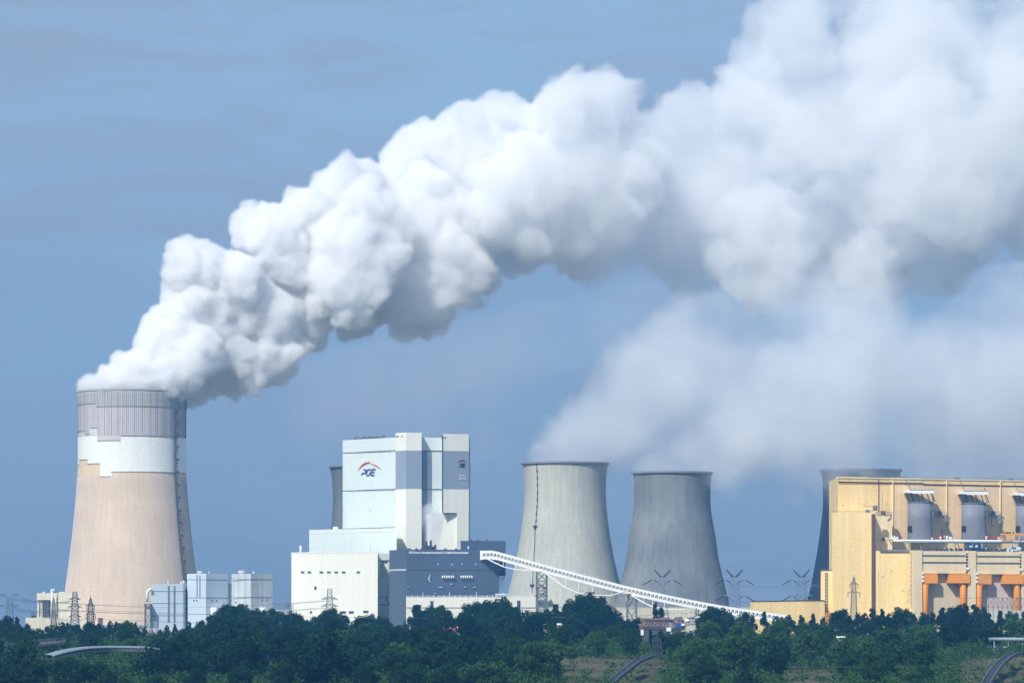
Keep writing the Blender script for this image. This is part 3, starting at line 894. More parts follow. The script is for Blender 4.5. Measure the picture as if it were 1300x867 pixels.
def lattice(mb, x0, x1, y0, y1, z0, z1, n, w, wb=None, top=None):
    """four-legged trestle"""
    wb = wb or w * .6
    c = lambda z: [(x0, y0, z), (x1, y0, z), (x1, y1, z), (x0, y1, z)]
    for a, b in zip(c(z0), c(z1)): mb.bar(a, b, w)
    for k in range(n):
        za, zb_ = z0 + (z1 - z0) * k / n, z0 + (z1 - z0) * (k + 1) / n
        A, B = c(za), c(zb_)
        for i in range(4):
            j = (i + 1) % 4
            mb.bar(B[i], B[j], wb); mb.bar(A[i], B[j], wb) if (k + i) % 2 else mb.bar(A[j], B[i], wb)
lattice(tr, XY(184.5, 0)[0] if 0 else (184.5 - 650) * 2846 / F, (191.6 - 650) * 2846 / F, 2843, 2849, 0, Z(766.5, 2846), 4, .7, .4)
X0, X1 = (182.8 - 650) * 2846 / F, (192 - 650) * 2846 / F
tr.box(X0, X1, 2842, 2850, Z(767.3, 2846), Z(766.3, 2846)); tr.box(X0 + 2, X1 - .4, 2843, 2849, Z(773, 2846), Z(769, 2846))
tr.build('trestle', M['steel'], dk)
# small pipe bridge below the trees' top at the shed corner
pb = thing('pipe_bridge', 'short white footbridge half hidden in the trees under the pale shed', 'bridge', (XY(196, 2400)[0], 2400, 0))
mb = MB(); xa, xb = XY(183, 2400)[0], XY(205, 2400)[0]
for y in (797.5, 801.6): mb.box(xa, xb, 2399, 2402, Z(y + .7, 2400), Z(y, 2400))
for k in range(12):
    x = xa + (xb - xa) * k / 11; mb.box(x - .2, x + .2, 2398.9, 2399.5, Z(801.6, 2400), Z(797.8, 2400))
mb.build('deck', M['concrete_lilac'], pb)
mb = MB()
for k in range(5):
    x = xa + 1.5 + (xb - xa - 4) * k / 4; mb.box(x - .3, x + .3, 2399.6, 2401.4, -1.5, Z(802.3, 2400))
mb.build('support', M['concrete_lilac'], pb)

# pump house at the left
ph = thing('pump_house', 'cream block with pipes and a recessed dark bay left of the big tower', 'building', (XY(70, 2900)[0], 2900, 0))
Pw = Wall(47.4, 2905, 92.5, 2900)
zt_ = Pw.z(70, 752.6)
mb = MB(); mb.prism(quad_plan((47.4, 2905), (54, 2904.3), (54, 2914), (64.6, 2913), (64.6, 2903.1), (92.5, 2900), (92.5, 2925), (48, 2925)), 0, zt_)
Pw.box(mb, 47.5, 752.7, 64.6, 761.3, 1.5, 9)
mb.build('wall', M['render'], ph)
mb = MB(); mb.prism(quad_plan((32.5, 2890), (112, 2888), (112, 2900), (32.5, 2900)), 0, Z(783.6, 2890)); mb.build('lower_wall', M['render'], ph)
mb = MB()
for y in (763.5, 767, 770): Wall(54, 2910, 64.6, 2909).box(mb, 55, y, 64, y + 1, 3, .2)
for x in (49.8, 56.2): lattice(mb, XY(x, 2896)[0], XY(x, 2896)[0] + 2.6, 2896, 2899, 15, Z(763, 2898), 4, .4, .3)
mb.build('bay_steelwork', M['steel'], ph)
mb = MB()
mb.tube([(XY(65.6, 2896)[0], 2896, 0), (XY(65.6, 2896)[0], 2896, Z(747.5, 2896))], .75, 8)
mb.tube([(XY(68.4, 2898)[0], 2898, Z(752.5, 2896)), (XY(68.4, 2898)[0], 2898, Z(746.8, 2896))], .45, 8)
for x in (55, 76, 79.6): mb.tube([(XY(x, 2905)[0], 2908, zt_ - .2), (XY(x, 2905)[0], 2908, zt_ + 1)], .8, 8)
mb.build('flue_pipe', M['white_steel'], ph)
mb = MB()
for x in (41, 43.5): mb.box(XY(x, 2893)[0] - .7, XY(x, 2893)[0] + .7, 2892, 2894, Z(783.6, 2890) - .1, Z(778, 2890))
mb.box(XY(40, 2893)[0], XY(46, 2893)[0], 2892, 2896, Z(783.6, 2890) - .1, Z(781.5, 2890))
for x in (126, 129): mb.box(XY(x, 2893)[0] - .8, XY(x, 2893)[0] + .8, 2892, 2894, 0, Z(784, 2890))
mb.build('roof_equipment', M['rust'], ph)

# gantry right of the sheds
gt = thing('steel_gantry', 'blue grey steel gantry between the stained shed and the cream hall', 'gantry', (XY(358, 2850)[0], 2850, 0))
mb = MB()
for k in range(9):
    x = XY(346.5 + k * 2.9, 2850)[0]; mb.bar((x, 2850, 0), (x, 2850, Z(767.5 + (k % 3) * 1.4, 2850)), .35); mb.bar((x, 2858, 0), (x, 2858, Z(768, 2850)), .3)
for y in (766.4, 770.4): mb.bar((XY(345, 2850)[0], 2850, Z(y, 2850)), (XY(370, 2850)[0], 2850, Z(y, 2850)), .5); 
for k in range(8):
    xa, xb = XY(346.5 + k * 2.9, 2850)[0], XY(349.4 + k * 2.9, 2850)[0]; mb.bar((xa, 2850, Z(770.4, 2850)), (xb, 2850, Z(766.4, 2850)), .3)
mb.box(XY(362, 0)[0] if 0 else (362 - 650) * 2852 / F, (368 - 650) * 2852 / F, 2851, 2853, Z(771.5, 2850), Z(765, 2850))
mb.build('frame', M['bluepipe'], gt)
mb = MB(); mb.box((349 - 650) * 2862 / F, (370 - 650) * 2862 / F, 2862, 2870, 0, Z(774, 2862)); mb.build('base_wall', M['white_steel'], gt)

# ------------------------------------------------------------------ conveyor gallery
cg = thing('conveyor_gallery', 'white covered conveyor bridge sloping down from the dark blue building', 'conveyor', (XY(690, 2756)[0], 2756, 0))
def gD(px): return 2808 - (px - 611) * .66 if px < 700 else 2749.3 - (px - 700) * .59
GP = [(x, y, gD(x)) for x, y in ((611, 699.0), (624, 698.6), (631, 699.8), (640, 702.4), (700, 718.8), (740, 729.3), (794, 743.3), (845, 754.6), (892, 764.0), (930, 770.6), (965, 775.6), (1005, 781.0))]
top = [P(x, y, d) for x, y, d in GP]
HG = 4.5
roof, deck, dark, truss = MB(), MB(), MB(), MB()
hh = lambda i: 6.1 - .9 * i / (len(top) - 1)
for i in range(len(top) - 1):
    a, b = top[i], top[i + 1]; ha, hb = hh(i), hh(i + 1); bk = Vector((0, 5.0, 0)); z = lambda v: Vector((0, 0, v))
    def slab(mb, o0, o1, ta, tb, fr=0.0):
        f = Vector((0, -fr, 0))
        mb.hexa([a + f - z(ta * ha), b + f - z(ta * hb), b + bk - z(ta * hb), a + bk - z(ta * ha), a + f - z(tb * ha), b + f - z(tb * hb), b + bk - z(tb * hb), a + bk - z(tb * ha)])
    slab(roof, 0, 0, .31, 0.0, .25)
    slab(deck, 0, 0, 1.0, .67, .25)
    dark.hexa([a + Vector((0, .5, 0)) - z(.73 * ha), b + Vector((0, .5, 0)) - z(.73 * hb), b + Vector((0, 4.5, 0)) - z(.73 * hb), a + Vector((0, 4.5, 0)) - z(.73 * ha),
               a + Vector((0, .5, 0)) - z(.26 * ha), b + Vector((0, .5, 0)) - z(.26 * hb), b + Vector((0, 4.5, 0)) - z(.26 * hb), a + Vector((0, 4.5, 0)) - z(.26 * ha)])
L_ = [0]
for a, b in zip(top[:-1], top[1:]): L_.append(L_[-1] + (b - a).length)
def along(s):
    k = max(i for i in range(len(L_)) if L_[i] <= s + 1e-6); k = min(k, len(top) - 2)
    t = (s - L_[k]) / (L_[k + 1] - L_[k]); return top[k].lerp(top[k + 1], t), hh(k + t)
s = 1.0; k = 0
while s < L_[-1] - 4:
    p, h = along(s); q, h2 = along(s + 3.3)
    f = Vector((0, -.1, 0))
    truss.bar(p + f - Vector((0, 0, .70 * h)), p + f - Vector((0, 0, .26 * h)), .6, w2=.2, up=(0, 1, 0))
    truss.bar(p + f - Vector((0, 0, .26 * h)), q + f - Vector((0, 0, .73 * h2)), .34, w2=.2, up=(0, 1, 0))
    s += 3.95; k += 1
roof.build('roof', M['white_steel'], cg); deck.build('deck', M['white_steel'], cg); dark.build('open_side', M['rubber'], cg); truss.build('side_truss', M['white_steel'], cg)
mb = MB(); a = top[0]; mb.box(a.x - .8, a.x + .7, a.y - .6, a.y + 5.4, a.z - 6.4, a.z + .2); mb.build('head_frame', M['white_steel'], cg)
bow = MB()
def bowstring(pp, d0, d1, drops=True):
    ps = [P(x, y, gD(x)) + Vector((0, -.4, 0)) for i, (x, y) in enumerate(pp)]
    for side in (0, 4.6):
        for a, b in zip(ps[:-1], ps[1:]): bow.bar(a + Vector((0, side, 0)), b + Vector((0, side, 0)), .62 if side == 0 else .4)
    if drops:
        for a in ps[1:-1]:
            t = min(range(len(top) - 1), key=lambda i: abs((top[i].x + top[i + 1].x) / 2 - a.x))
            u = (a.x - top[t].x) / (top[t + 1].x - top[t].x); g_ = top[t].lerp(top[t + 1], u)
            bow.bar(a, Vector((g_.x + .5, a.y, g_.z - 5)), .4)
bowstring([(614.5, 706.5), (625.5, 712.8), (638.5, 718.8), (654, 722.6), (668, 723.4), (683, 723.8)], 0, 0)
bowstring([(690.5, 726), (704, 736), (718, 745.5), (734, 752.2), (752, 755), (776, 755.5), (795, 749.5)], 0, 0)
bowstring([(799, 753.5), (808, 759), (817, 764.5), (828, 769.8), (843, 772.5), (870, 773)], 0, 0)
bow.build('bowstring', M['white_steel'], cg)
def trestle(x0, x1, ytop, D, n, w, cap=True):
    xa, xb = (x0 - 650) * D / F, (x1 - 650) * D / F
    m_ = MB(); lattice(m_, xa, xb, D + .5, D + 5, 0, Z(ytop, D), n, w, w * .45)
    o = m_.build('trestle', M['steel'], cg)
    if cap:
        c = MB(); c.box(xa - 1.5, xb + 1.5, D, D + 5.5, Z(ytop, D), Z(ytop - 1.8, D)); c.build('bearing_beam', M['sand'], o)
trestle(681.5, 694, 725.5, gD(688) - .5, 7, 1.5)
trestle(796.5, 808, 753.5, gD(802) - .5, 3, 1.3)
trestle(884, 887, 771, gD(885), 2, .8, False); trestle(929, 931.5, 778, gD(930), 2, .8, False)
mb = MB(); mb.box(XY(794.5, gD(797))[0], XY(800, gD(797))[0], gD(797) - 1.8, gD(797), Z(763, gD(797)), Z(753, gD(797))); mb.build('counterweight_box', M['sand'], cg)

# ------------------------------------------------------------------ yellow power house
YD = 2640.0
yb = thing('power_house', 'huge yellow power house with stepped left end and a dark line under its roof', 'power station building', (XY(1180, YD)[0], YD, 0))
Yw = Wall(1064, YD, 1420, YD + 95)                    # upper wall, runs back to the right
zt_ = Yw.z(1064, 606)
xr, dr = Yw.pt(1420, 700).x, Yw.D(1420)
mb = MB(); mb.prism([XY(1064, YD), XY(1420, YD + 95), (xr, dr + 60), (XY(1064, YD)[0], YD + 75)], 0, zt_); mb.build('upper_wall', [M['yellow']], yb)
mb = MB()
x = 1064.5
for xa, xb, dz in ((1064.2, 1115, 0), (1115, 1132, .0), (1133.5, 1172, .0), (1172, 1240, -.7), (1240, 1306, -.7), (1306, 1400, -1.2)):
    a, b = Yw.A + Yw.d * Yw.u(xa) + Yw.n * .7, Yw.A + Yw.d * Yw.u(xb) + Yw.n * .7
    a2, b2 = a - Yw.n * 1.2, b - Yw.n * 1.2
    mb.hexa([(q.x, q.y, zt_ - 3.4 + dz) for q in (a, b, b2, a2)] + [(q.x, q.y, zt_ - 2.6 + dz) for q in (a, b, b2, a2)], 0)
for xx in (1115.3, 1202, 1270.2, 1338): Yw.box(mb, xx - .3, 609 + (xx > 1150) * 4, xx + .3, 650 + (xx > 1150) * 30, .5, .1)
mb.build('dark_gutter', M['brown'], yb)
mb = MB()                                             # roof parapet of pale sheet steps
for xa, xb in ((1063.6, 1100), (1100, 1133), (1133, 1172), (1172, 1202), (1202, 1240), (1240, 1270), (1270, 1310), (1310, 1400)):
    a, b = Yw.A + Yw.d * Yw.u(xa) + Yw.n * .5, Yw.A + Yw.d * Yw.u(xb) + Yw.n * .5
    e = .25 if (int(xa) % 2) else 0
    mb.hexa([(q.x, q.y, zt_ - .5) for q in (a, b, b - Yw.n * 3, a - Yw.n * 3)] + [(q.x, q.y, zt_ + .35 + e) for q in (a, b, b - Yw.n * 3, a - Yw.n * 3)])
mb.build('parapet', M['sand'], yb)
mb = MB()
for x0, x1, y0, y1 in ((1133.4, 1201.5, 616, 686), (1202.6, 1269.6, 616, 686), (1270.8, 1337, 616, 686)):
    Yw.box(mb, x0, y0, x1, y1, .35, .05)
mb.build('faded_panel', M['yellow_pink'], yb)
mb = MB()
for xx in (1132.8, 1201.2, 1269.4, 1337.5): Yw.box(mb, xx - .45, 609.5, xx + .35, 686, 1.2, .1)
mb.build('pilaster', M['sand'], yb)
mb = MB()
for xx in (1148, 1217, 1285):
    p = Yw.pt(xx, 0, 1.4, z=zt_ - 1); q = Yw.pt(xx + 3, 0, 3.2, z=zt_ - 4.5); mb.bar(p, q, .35); mb.bar(q, q - Vector((0, 0, 2)), .3)
    p = Yw.pt(xx, 0, -2, z=zt_); mb.box(p.x - 2.2, p.x + 2.2, p.y - 1, p.y + 1, zt_ - .2, zt_ + 1.4)
rail(mb, Yw.pt(1066, 0, -.5, z=zt_), Yw.pt(1400, 0, -.5, z=zt_), 1.1, 110, .12)
mb.build('roof_equipment', M['steel'], yb)
# stepped blocks at the left end
mb = MB()
B1 = Wall(1056.6, YD - 34, 1109.7, YD - 32)
mb.prism([XY(1056.6, YD - 34), XY(1109.7, YD - 32), XY(1109.7, YD + 20), XY(1056.6, YD + 20)], 0, B1.z(1080, 650.6))
mb.build('middle_block', M['yellow'], yb)
mb = MB(); B1b = Wall(1110, YD - 14, 1132.6, YD - 12)
mb.prism([XY(1109.9, YD - 14), XY(1132.6, YD - 12), XY(1132.6, YD + 10), XY(1109.9, YD + 10)], 0, B1b.z(1120, 651.8)); mb.build('recess_block', M['sand'], yb)
mb = MB(); B2 = Wall(1042, YD - 20, 1056.7, YD - 19)
mb.prism([XY(1042, YD - 20), XY(1056.6, YD - 19), XY(1056.6, YD + 20), XY(1042, YD + 20)], 0, B2.z(1049, 724.7)); mb.build('stair_block', M['yellow'], yb)
mb = MB(); B2.box(mb, 1047.4, 727, 1051.0, 778, .2, .05); ws = mb.build('window_strip', M['glass_dark'], yb)
mb = MB()
for k in range(13): B2.box(mb, 1047.3, 730 + k * 3.9, 1051.1, 730.6 + k * 3.9, .35, .05)
B2.box(mb, 1049.0, 727, 1049.4, 778, .3, .05)
mb.build('glazing_bars', M['sand'], ws)
B3 = Wall(1111.2, YD - 50, 1167, YD - 49)
mb = MB(); mb.prism([XY(1111.2, YD - 50), XY(1170, YD - 49), XY(1170, YD - 8), XY(1111.2, YD - 8)], 0, B3.z(1140, 699)); mb.build('front_block', M['yellow'], yb)
mb = MB(); B3.box(mb, 1109.8, 652, 1111.2, 776, .6, 14); B3.box(mb, 1111.2, 684.6, 1132, 685.4, .3, 2); mb.build('downpipe', M['brown'], yb)
mb = MB(); B3.box(mb, 1156.2, 700.5, 1160.0, 771, .25, .05); ws = mb.build('window_strip', M['glass_dark'], yb)
mb = MB()
for k in range(12): B3.box(mb, 1156, 704.8 + k * 5.75, 1160.2, 705.9 + k * 5.75, .4, .05)
mb.build('glazing_bars', M['sand'], ws)
mb = MB(); B3.box(mb, 1117, 697.6, 1153.5, 699.9, 1.2, .1); mb.build('roof_ledge', M['concrete_dark'], yb)
mb = MB()
for p0, p1 in ((B1.pt(1057, 0, -.5, z=B1.z(1080, 650.6)), B1.pt(1109, 0, -.5, z=B1.z(1080, 650.6))), (B2.pt(1042.3, 0, -.5, z=B2.z(1049, 724.7)), B2.pt(1056, 0, -.5, z=B2.z(1049, 724.7)))):
    rail(mb, p0, p1, 1.1, 24, .14)
p = B1.pt(1109, 0, -3, z=B1.z(1080, 650.6)); mb.box(p.x - 4.6, p.x - 2.2, p.y - 1, p.y + 1, p.z, p.z + 2); mb.box(p.x + .2, p.x + 3.2, p.y, p.y + 2, p.z + 1.5, p.z + 4.6)
mb.bar((p.x - 6, p.y, p.z + 4), (p.x + 3, p.y, p.z + 4.6), .3); p = B1b.pt(1121, 0, 0, z=B1b.z(1120, 651.8)); mb.box(p.x - 1.5, p.x + 1.5, p.y - 1, p.y + 1, p.z, p.z + 2); mb.box(p.x - 1, p.x + 1, p.y - 3.4, p.y - 2, p.z - 18.4, p.z - 16)
rail(mb, B1b.pt(1111, 0, 1.5, z=p.z), B1b.pt(1132, 0, 1.5, z=p.z), 1.2, 10, .2); mb.bar(B1b.pt(1132, 652, 1.5), B1b.pt(1127, 661, .2), .4)
mb.bar(B3.pt(1132, 686, -10), B3.pt(1137.5, 696, -6), .5)
mb.build('roof_railing', M['steel'], yb)

# low yellow hall
yl = thing('low_hall', 'low yellow hall with a shallow roof behind the conveyor foot and two pylons', 'building', (XY(1000, YD - 30)[0], YD - 30, 0))
A_, B_, C_ = (952.5, YD + 60), (1022, YD - 36), (1047, YD - 30)
mb = MB(); zz = Z(762, YD - 36)
mb.prism([XY(*A_), XY(*B_), XY(*C_), XY(1046, YD + 20), XY(980, YD + 80)], 0, zz); mb.build('wall', M['yellow'], yl)
mb = MB(); Wall(*B_, *C_).box(mb, 1022, 761.2, 1047, 762.4, .3, .2, zref=1030); Wall(*A_, *B_).box(mb, 953, 761.6, 1022, 762.6, .3, .2, zref=1020); mb.build('parapet', M['brown'], yl)

# flue stacks on the yellow wall (three alike, one set further right each time)
def flue(dx, label):
    W_ = Yw
    c = W_.pt(1160 + dx, 660, 7.6); r = thing('flue_stack', label, 'flue', (c.x, c.y, 0), 'silver flue stacks on the yellow wall')
    dy = (W_.D(1160 + dx) - YD) / F
    D = c.y; zt = Z(637.2, D) - dx * .012; R_ = 15.4 * D / F
    mb = MB(); prof = [(Z(686, D), 1.03), (Z(684, D), 1.03), (Z(676, D), 1.0), (Z(660, D), .99), (zt, 1.0)]
    n = 40; b0 = 0
    for z, k in prof:
        for i in range(n):
            a = 2 * math.pi * i / n; fl = max(0, math.cos(a)) * (max(0, Z(668, D) - z) / 10) * 1.3
            mb.v.append((c.x + R_ * k * math.cos(a) + fl, c.y + R_ * .62 * math.sin(a), z))
    for j in range(len(prof) - 1):
        for i in range(n):
            i2 = (i + 1) % n; mb.f.append((j * n + i, j * n + i2, (j + 1) * n + i2, (j + 1) * n + i)); mb.m.append(0); mb.sm.append(True)
    mb.f.append(tuple((len(prof) - 1) * n + i for i in range(n))); mb.m.append(0); mb.sm.append(False)
    mb.f.append(tuple(reversed(range(n)))); mb.m.append(0); mb.sm.append(False)
    mb.build('drum', M['silver'], r)
    mb = MB()
    for i in range(n):
        a, b = 2 * math.pi * i / n, 2 * math.pi * (i + 1) / n
        mb.bar((c.x + (R_ + .25) * math.cos(a), c.y + (R_ * .62 + .25) * math.sin(a), zt), (c.x + (R_ + .25) * math.cos(b), c.y + (R_ * .62 + .25) * math.sin(b), zt), .5)
    mb.build('top_ring', M['bluepipe'], r)
    cp = MB(); zc = Z(622.3, D) - dx * .012
    cp.box(c.x - R_ * 1.28, c.x + R_ * .92, c.y - 7.5, c.y + 5.5, zc - 1.9, zc - .4)
    cp.box(c.x - R_ * .70, c.x + R_ * 1.06, c.y - 8.8, c.y - 7.5, zc - 2.4, zc - .1)
    cp.build('canopy', M['white_steel'], r)
    cq = MB(); cq.box(c.x - R_ * .72, c.x + R_ * 1.08, c.y - 9.0, c.y + 5.6, zc - .1, zc + .25); cq.build('canopy_edge', M['bluepipe'], r)
    br = MB()
    for k in range(6):
        xt = c.x - R_ * 1.2 + k * R_ * .42; br.bar((xt, c.y - 7.6, zc - 1.8), (xt + R_ * .32, c.y - R_ * .5, zt + .2), .42)
        if k % 2: br.bar((xt + R_ * .1, c.y + 5, zc - 1.8), (xt + R_ * .3, c.y + R_ * .5, zt + .2), .35)
    br.build('bracing', M['brown'], r)
    ho = MB(); ho.prism([(c.x - R_ * 1.02, c.y - 1.5), (c.x - R_ * .72, c.y - R_ * .56), (c.x - R_ * .68, c.y - R_ * .44), (c.x - R_ * .95, c.y)], Z(675, D), Z(667.5, D)); ho.build('hatch', M['rubber'], r)
    sd = MB()
    sd.box(c.x + R_ * .98, c.x + R_ * 1.14, c.y - 2, c.y + 2, Z(656, D), Z(648, D)); sd.bar((c.x + R_, c.y - 2, Z(641, D)), (c.x + R_ * 1.3, c.y - 2, Z(641, D)), .35)
    for k in range(5): sd.bar((c.x + R_ * 1.02, c.y - 2.3, Z(642 + k * 3, D)), (c.x + R_ * 1.2, c.y - 2.3, Z(643.5 + k * 3, D)), .3)
    sd.build('side_ladder', M['steel'], r)
    # service walkway to the next pilaster
    W2 = Wall(1064, YD - 2, 1420, YD + 93)
    wk = MB(); a, b = W_.pt(1177 + dx, 654.5, 2.0), W_.pt(1200 + dx, 655.3, 2.0)
    wk.bar(a, b, .5); rail(wk, a, b, 3.0, 8, .22); m_ = a.lerp(b, .6); wk.box(m_.x - 1.3, m_.x + 1.3, m_.y - .5, m_.y + .5, m_.z + 1, m_.z + 3.4)
    wk.bar(b + Vector((.4, 0, -.2)), b + Vector((-.4, 0, -6)), .6); wk.bar(b + Vector((-1.5, 0, 0)), b + Vector((1.2, 0, 2.4)), .45)
    wk.build('walkway', M['bluepipe'], r)
flue(0, 'silver flue drum nearest the stepped left end of the yellow building')
flue(68.3, 'silver flue drum in the middle of the yellow wall between two others')
flue(137.0, 'silver flue drum cut by the picture edge on the yellow wall')
flue(205.5, 'silver flue drum beyond the picture edge on the yellow wall')

# pipe bridge in front of the drums
pbr = thing('pipe_rack', 'long blue grey pipe rack running along the yellow wall under the silver drums', 'pipe rack', (XY(1220, YD - 30)[0], YD - 30, 0))
Pw2 = Wall(1134, YD - 26, 1420, YD + 6)
mb = MB()
mb.tube([Pw2.pt(1134, 685.6, 0, z=Pw2.z(1134, 686)), Pw2.pt(1420, 688, 0, z=Pw2.z(1134, 686))], .75, 10)
mb.build('pipe', M['white_steel'], pbr)
mb = MB(); mb.tube([Pw2.pt(1146, 687, .8, z=Pw2.z(1134, 687.6)), Pw2.pt(1420, 688, .8, z=Pw2.z(1134, 687.6))], .7, 10); mb.build('pipe', M['bluepipe'], pbr)
mb = MB()
k = 0; x = 1154.0
while x < 1400:
    mb.bar(Pw2.pt(x, 688, .4), Pw2.pt(x, 699, .4), .5); x += 14.6; k += 1
mb.bar(Pw2.pt(1171, 689, .4), Pw2.pt(1174.5, 698, .4), .45); mb.bar(Pw2.pt(1215, 689, .4), Pw2.pt(1219, 698, .4), .45)
mb.build('hanger', M['steel'], pbr)
# deck machinery: tanks, winches, blue unit, red handrail
rnd_ = random.Random(8)
for (xa, xb, lab) in ((1134, 1143.5, 'short row of red and white drums on the deck at the first silver flue'), (1185, 1211, 'row of small red and white drums on the deck between two silver flues'), (1254, 1270, 'row of small drums on the deck beside the red handrail')):
    r = thing('drum_row', lab, 'tanks', (*Pw2.pt(xa, 686, -3).xy, 0)); x = xa
    w_, rd = MB(), MB()
    while x < xb:
        p = Pw2.pt(x, 685, -3); t = w_ if rnd_.random() < .5 else rd
        t.tube([(p.x, p.y, p.z - .3), (p.x, p.y, p.z + rnd_.uniform(1.4, 2.8))], .5, 6); x += rnd_.choice((1.7, 2.0, 3.2))
    w_.build('white_tank', M['white_steel'], r); rd.build('red_tank', M['red'], r)
rh = thing('red_crane_beam', 'orange red crane beam above the deck beside the third silver flue', 'crane beam', (*Pw2.pt(1285, 678, 1).xy, 0))
mb = MB(); mb.bar(Pw2.pt(1268, 678, 3, z=Pw2.z(1285, 678.3)), Pw2.pt(1330, 678, 3, z=Pw2.z(1285, 678.3)), 1.0)
for x in (1270, 1281, 1292, 1303): mb.bar(Pw2.pt(x, 678.5, 3), Pw2.pt(x, 688, 3), .5)
for x in (1272, 1275, 1278, 1281): mb.bar(Pw2.pt(x, 681, 2.4), Pw2.pt(x + 2, 686.5, 2.4), .55)
mb.build('beam', M['orange_dull'], rh)
mb = MB(); p = Pw2.pt(1279, 676.6, 2); mb.box(p.x - 2.2, p.x + 1.6, p.y - 1, p.y + 1, p.z - .6, p.z + .7); mb.tube([(p.x + 3.2, p.y, p.z - .5), (p.x + 3.2, p.y, p.z + .9)], .5, 8); mb.build('trolley', M['steel_dark'], rh)
for cx, lab, w_ in ((1238, 'blue and white machinery unit on the deck above the first frame pillar', 22), (1283, 'blue grey framed machine with a pale triangle on the deck at the picture edge', 15)):
    r = thing('deck_machine', lab, 'machinery', (*Pw2.pt(cx, 697, 4).xy, 0)); a_, b_ = MB(), MB()
    for k in range(16):
        x = cx + rnd_.uniform(-w_ / 2, w_ / 2); y = rnd_.uniform(690.5, 698.5) if cx < 1260 else rnd_.uniform(695, 699)
        p = Pw2.pt(x, y, rnd_.uniform(2, 6)); t = a_ if rnd_.random() < .6 else b_; u, v = rnd_.uniform(.5, 1.6), rnd_.uniform(.4, 1.3)
        t.box(p.x - u, p.x + u, p.y - u, p.y + u, p.z - v, p.z + v)
    p = Pw2.pt(cx, 699, 4)
    for s in (-1, 1): b_.bar(p + Vector((s * 3.2, 0, 0)), p + Vector((0 if cx > 1260 else s * 3.2, 0, 5)), .4)
    a_.box(p.x - w_ * .25, p.x + w_ * .25, p.y - 1, p.y + 2, p.z - .6, p.z + 1.2)
    a_.build('casing', M['logo_blue'], r); b_.build('frame', M['pale_blue'], r)
rb = thing('deck_railing', 'dark stepped railing with small machines along the top of the turbine frames', 'railing', (*Pw2.pt(1220, 699, 3).xy, 0))
mb = MB(); x = 1171.0
while x < 1400:
    p = Pw2.pt(x, 699.4, 5); h = rnd_.uniform(.8, 2.2); mb.box(p.x - .5, p.x + rnd_.uniform(.2, 1.2), p.y - .4, p.y + .4, p.z - 1, p.z + h); x += rnd_.choice((1.8, 2.4, 3.4, 4.6))
mb.build('railing', M['steel_dark'], rb)

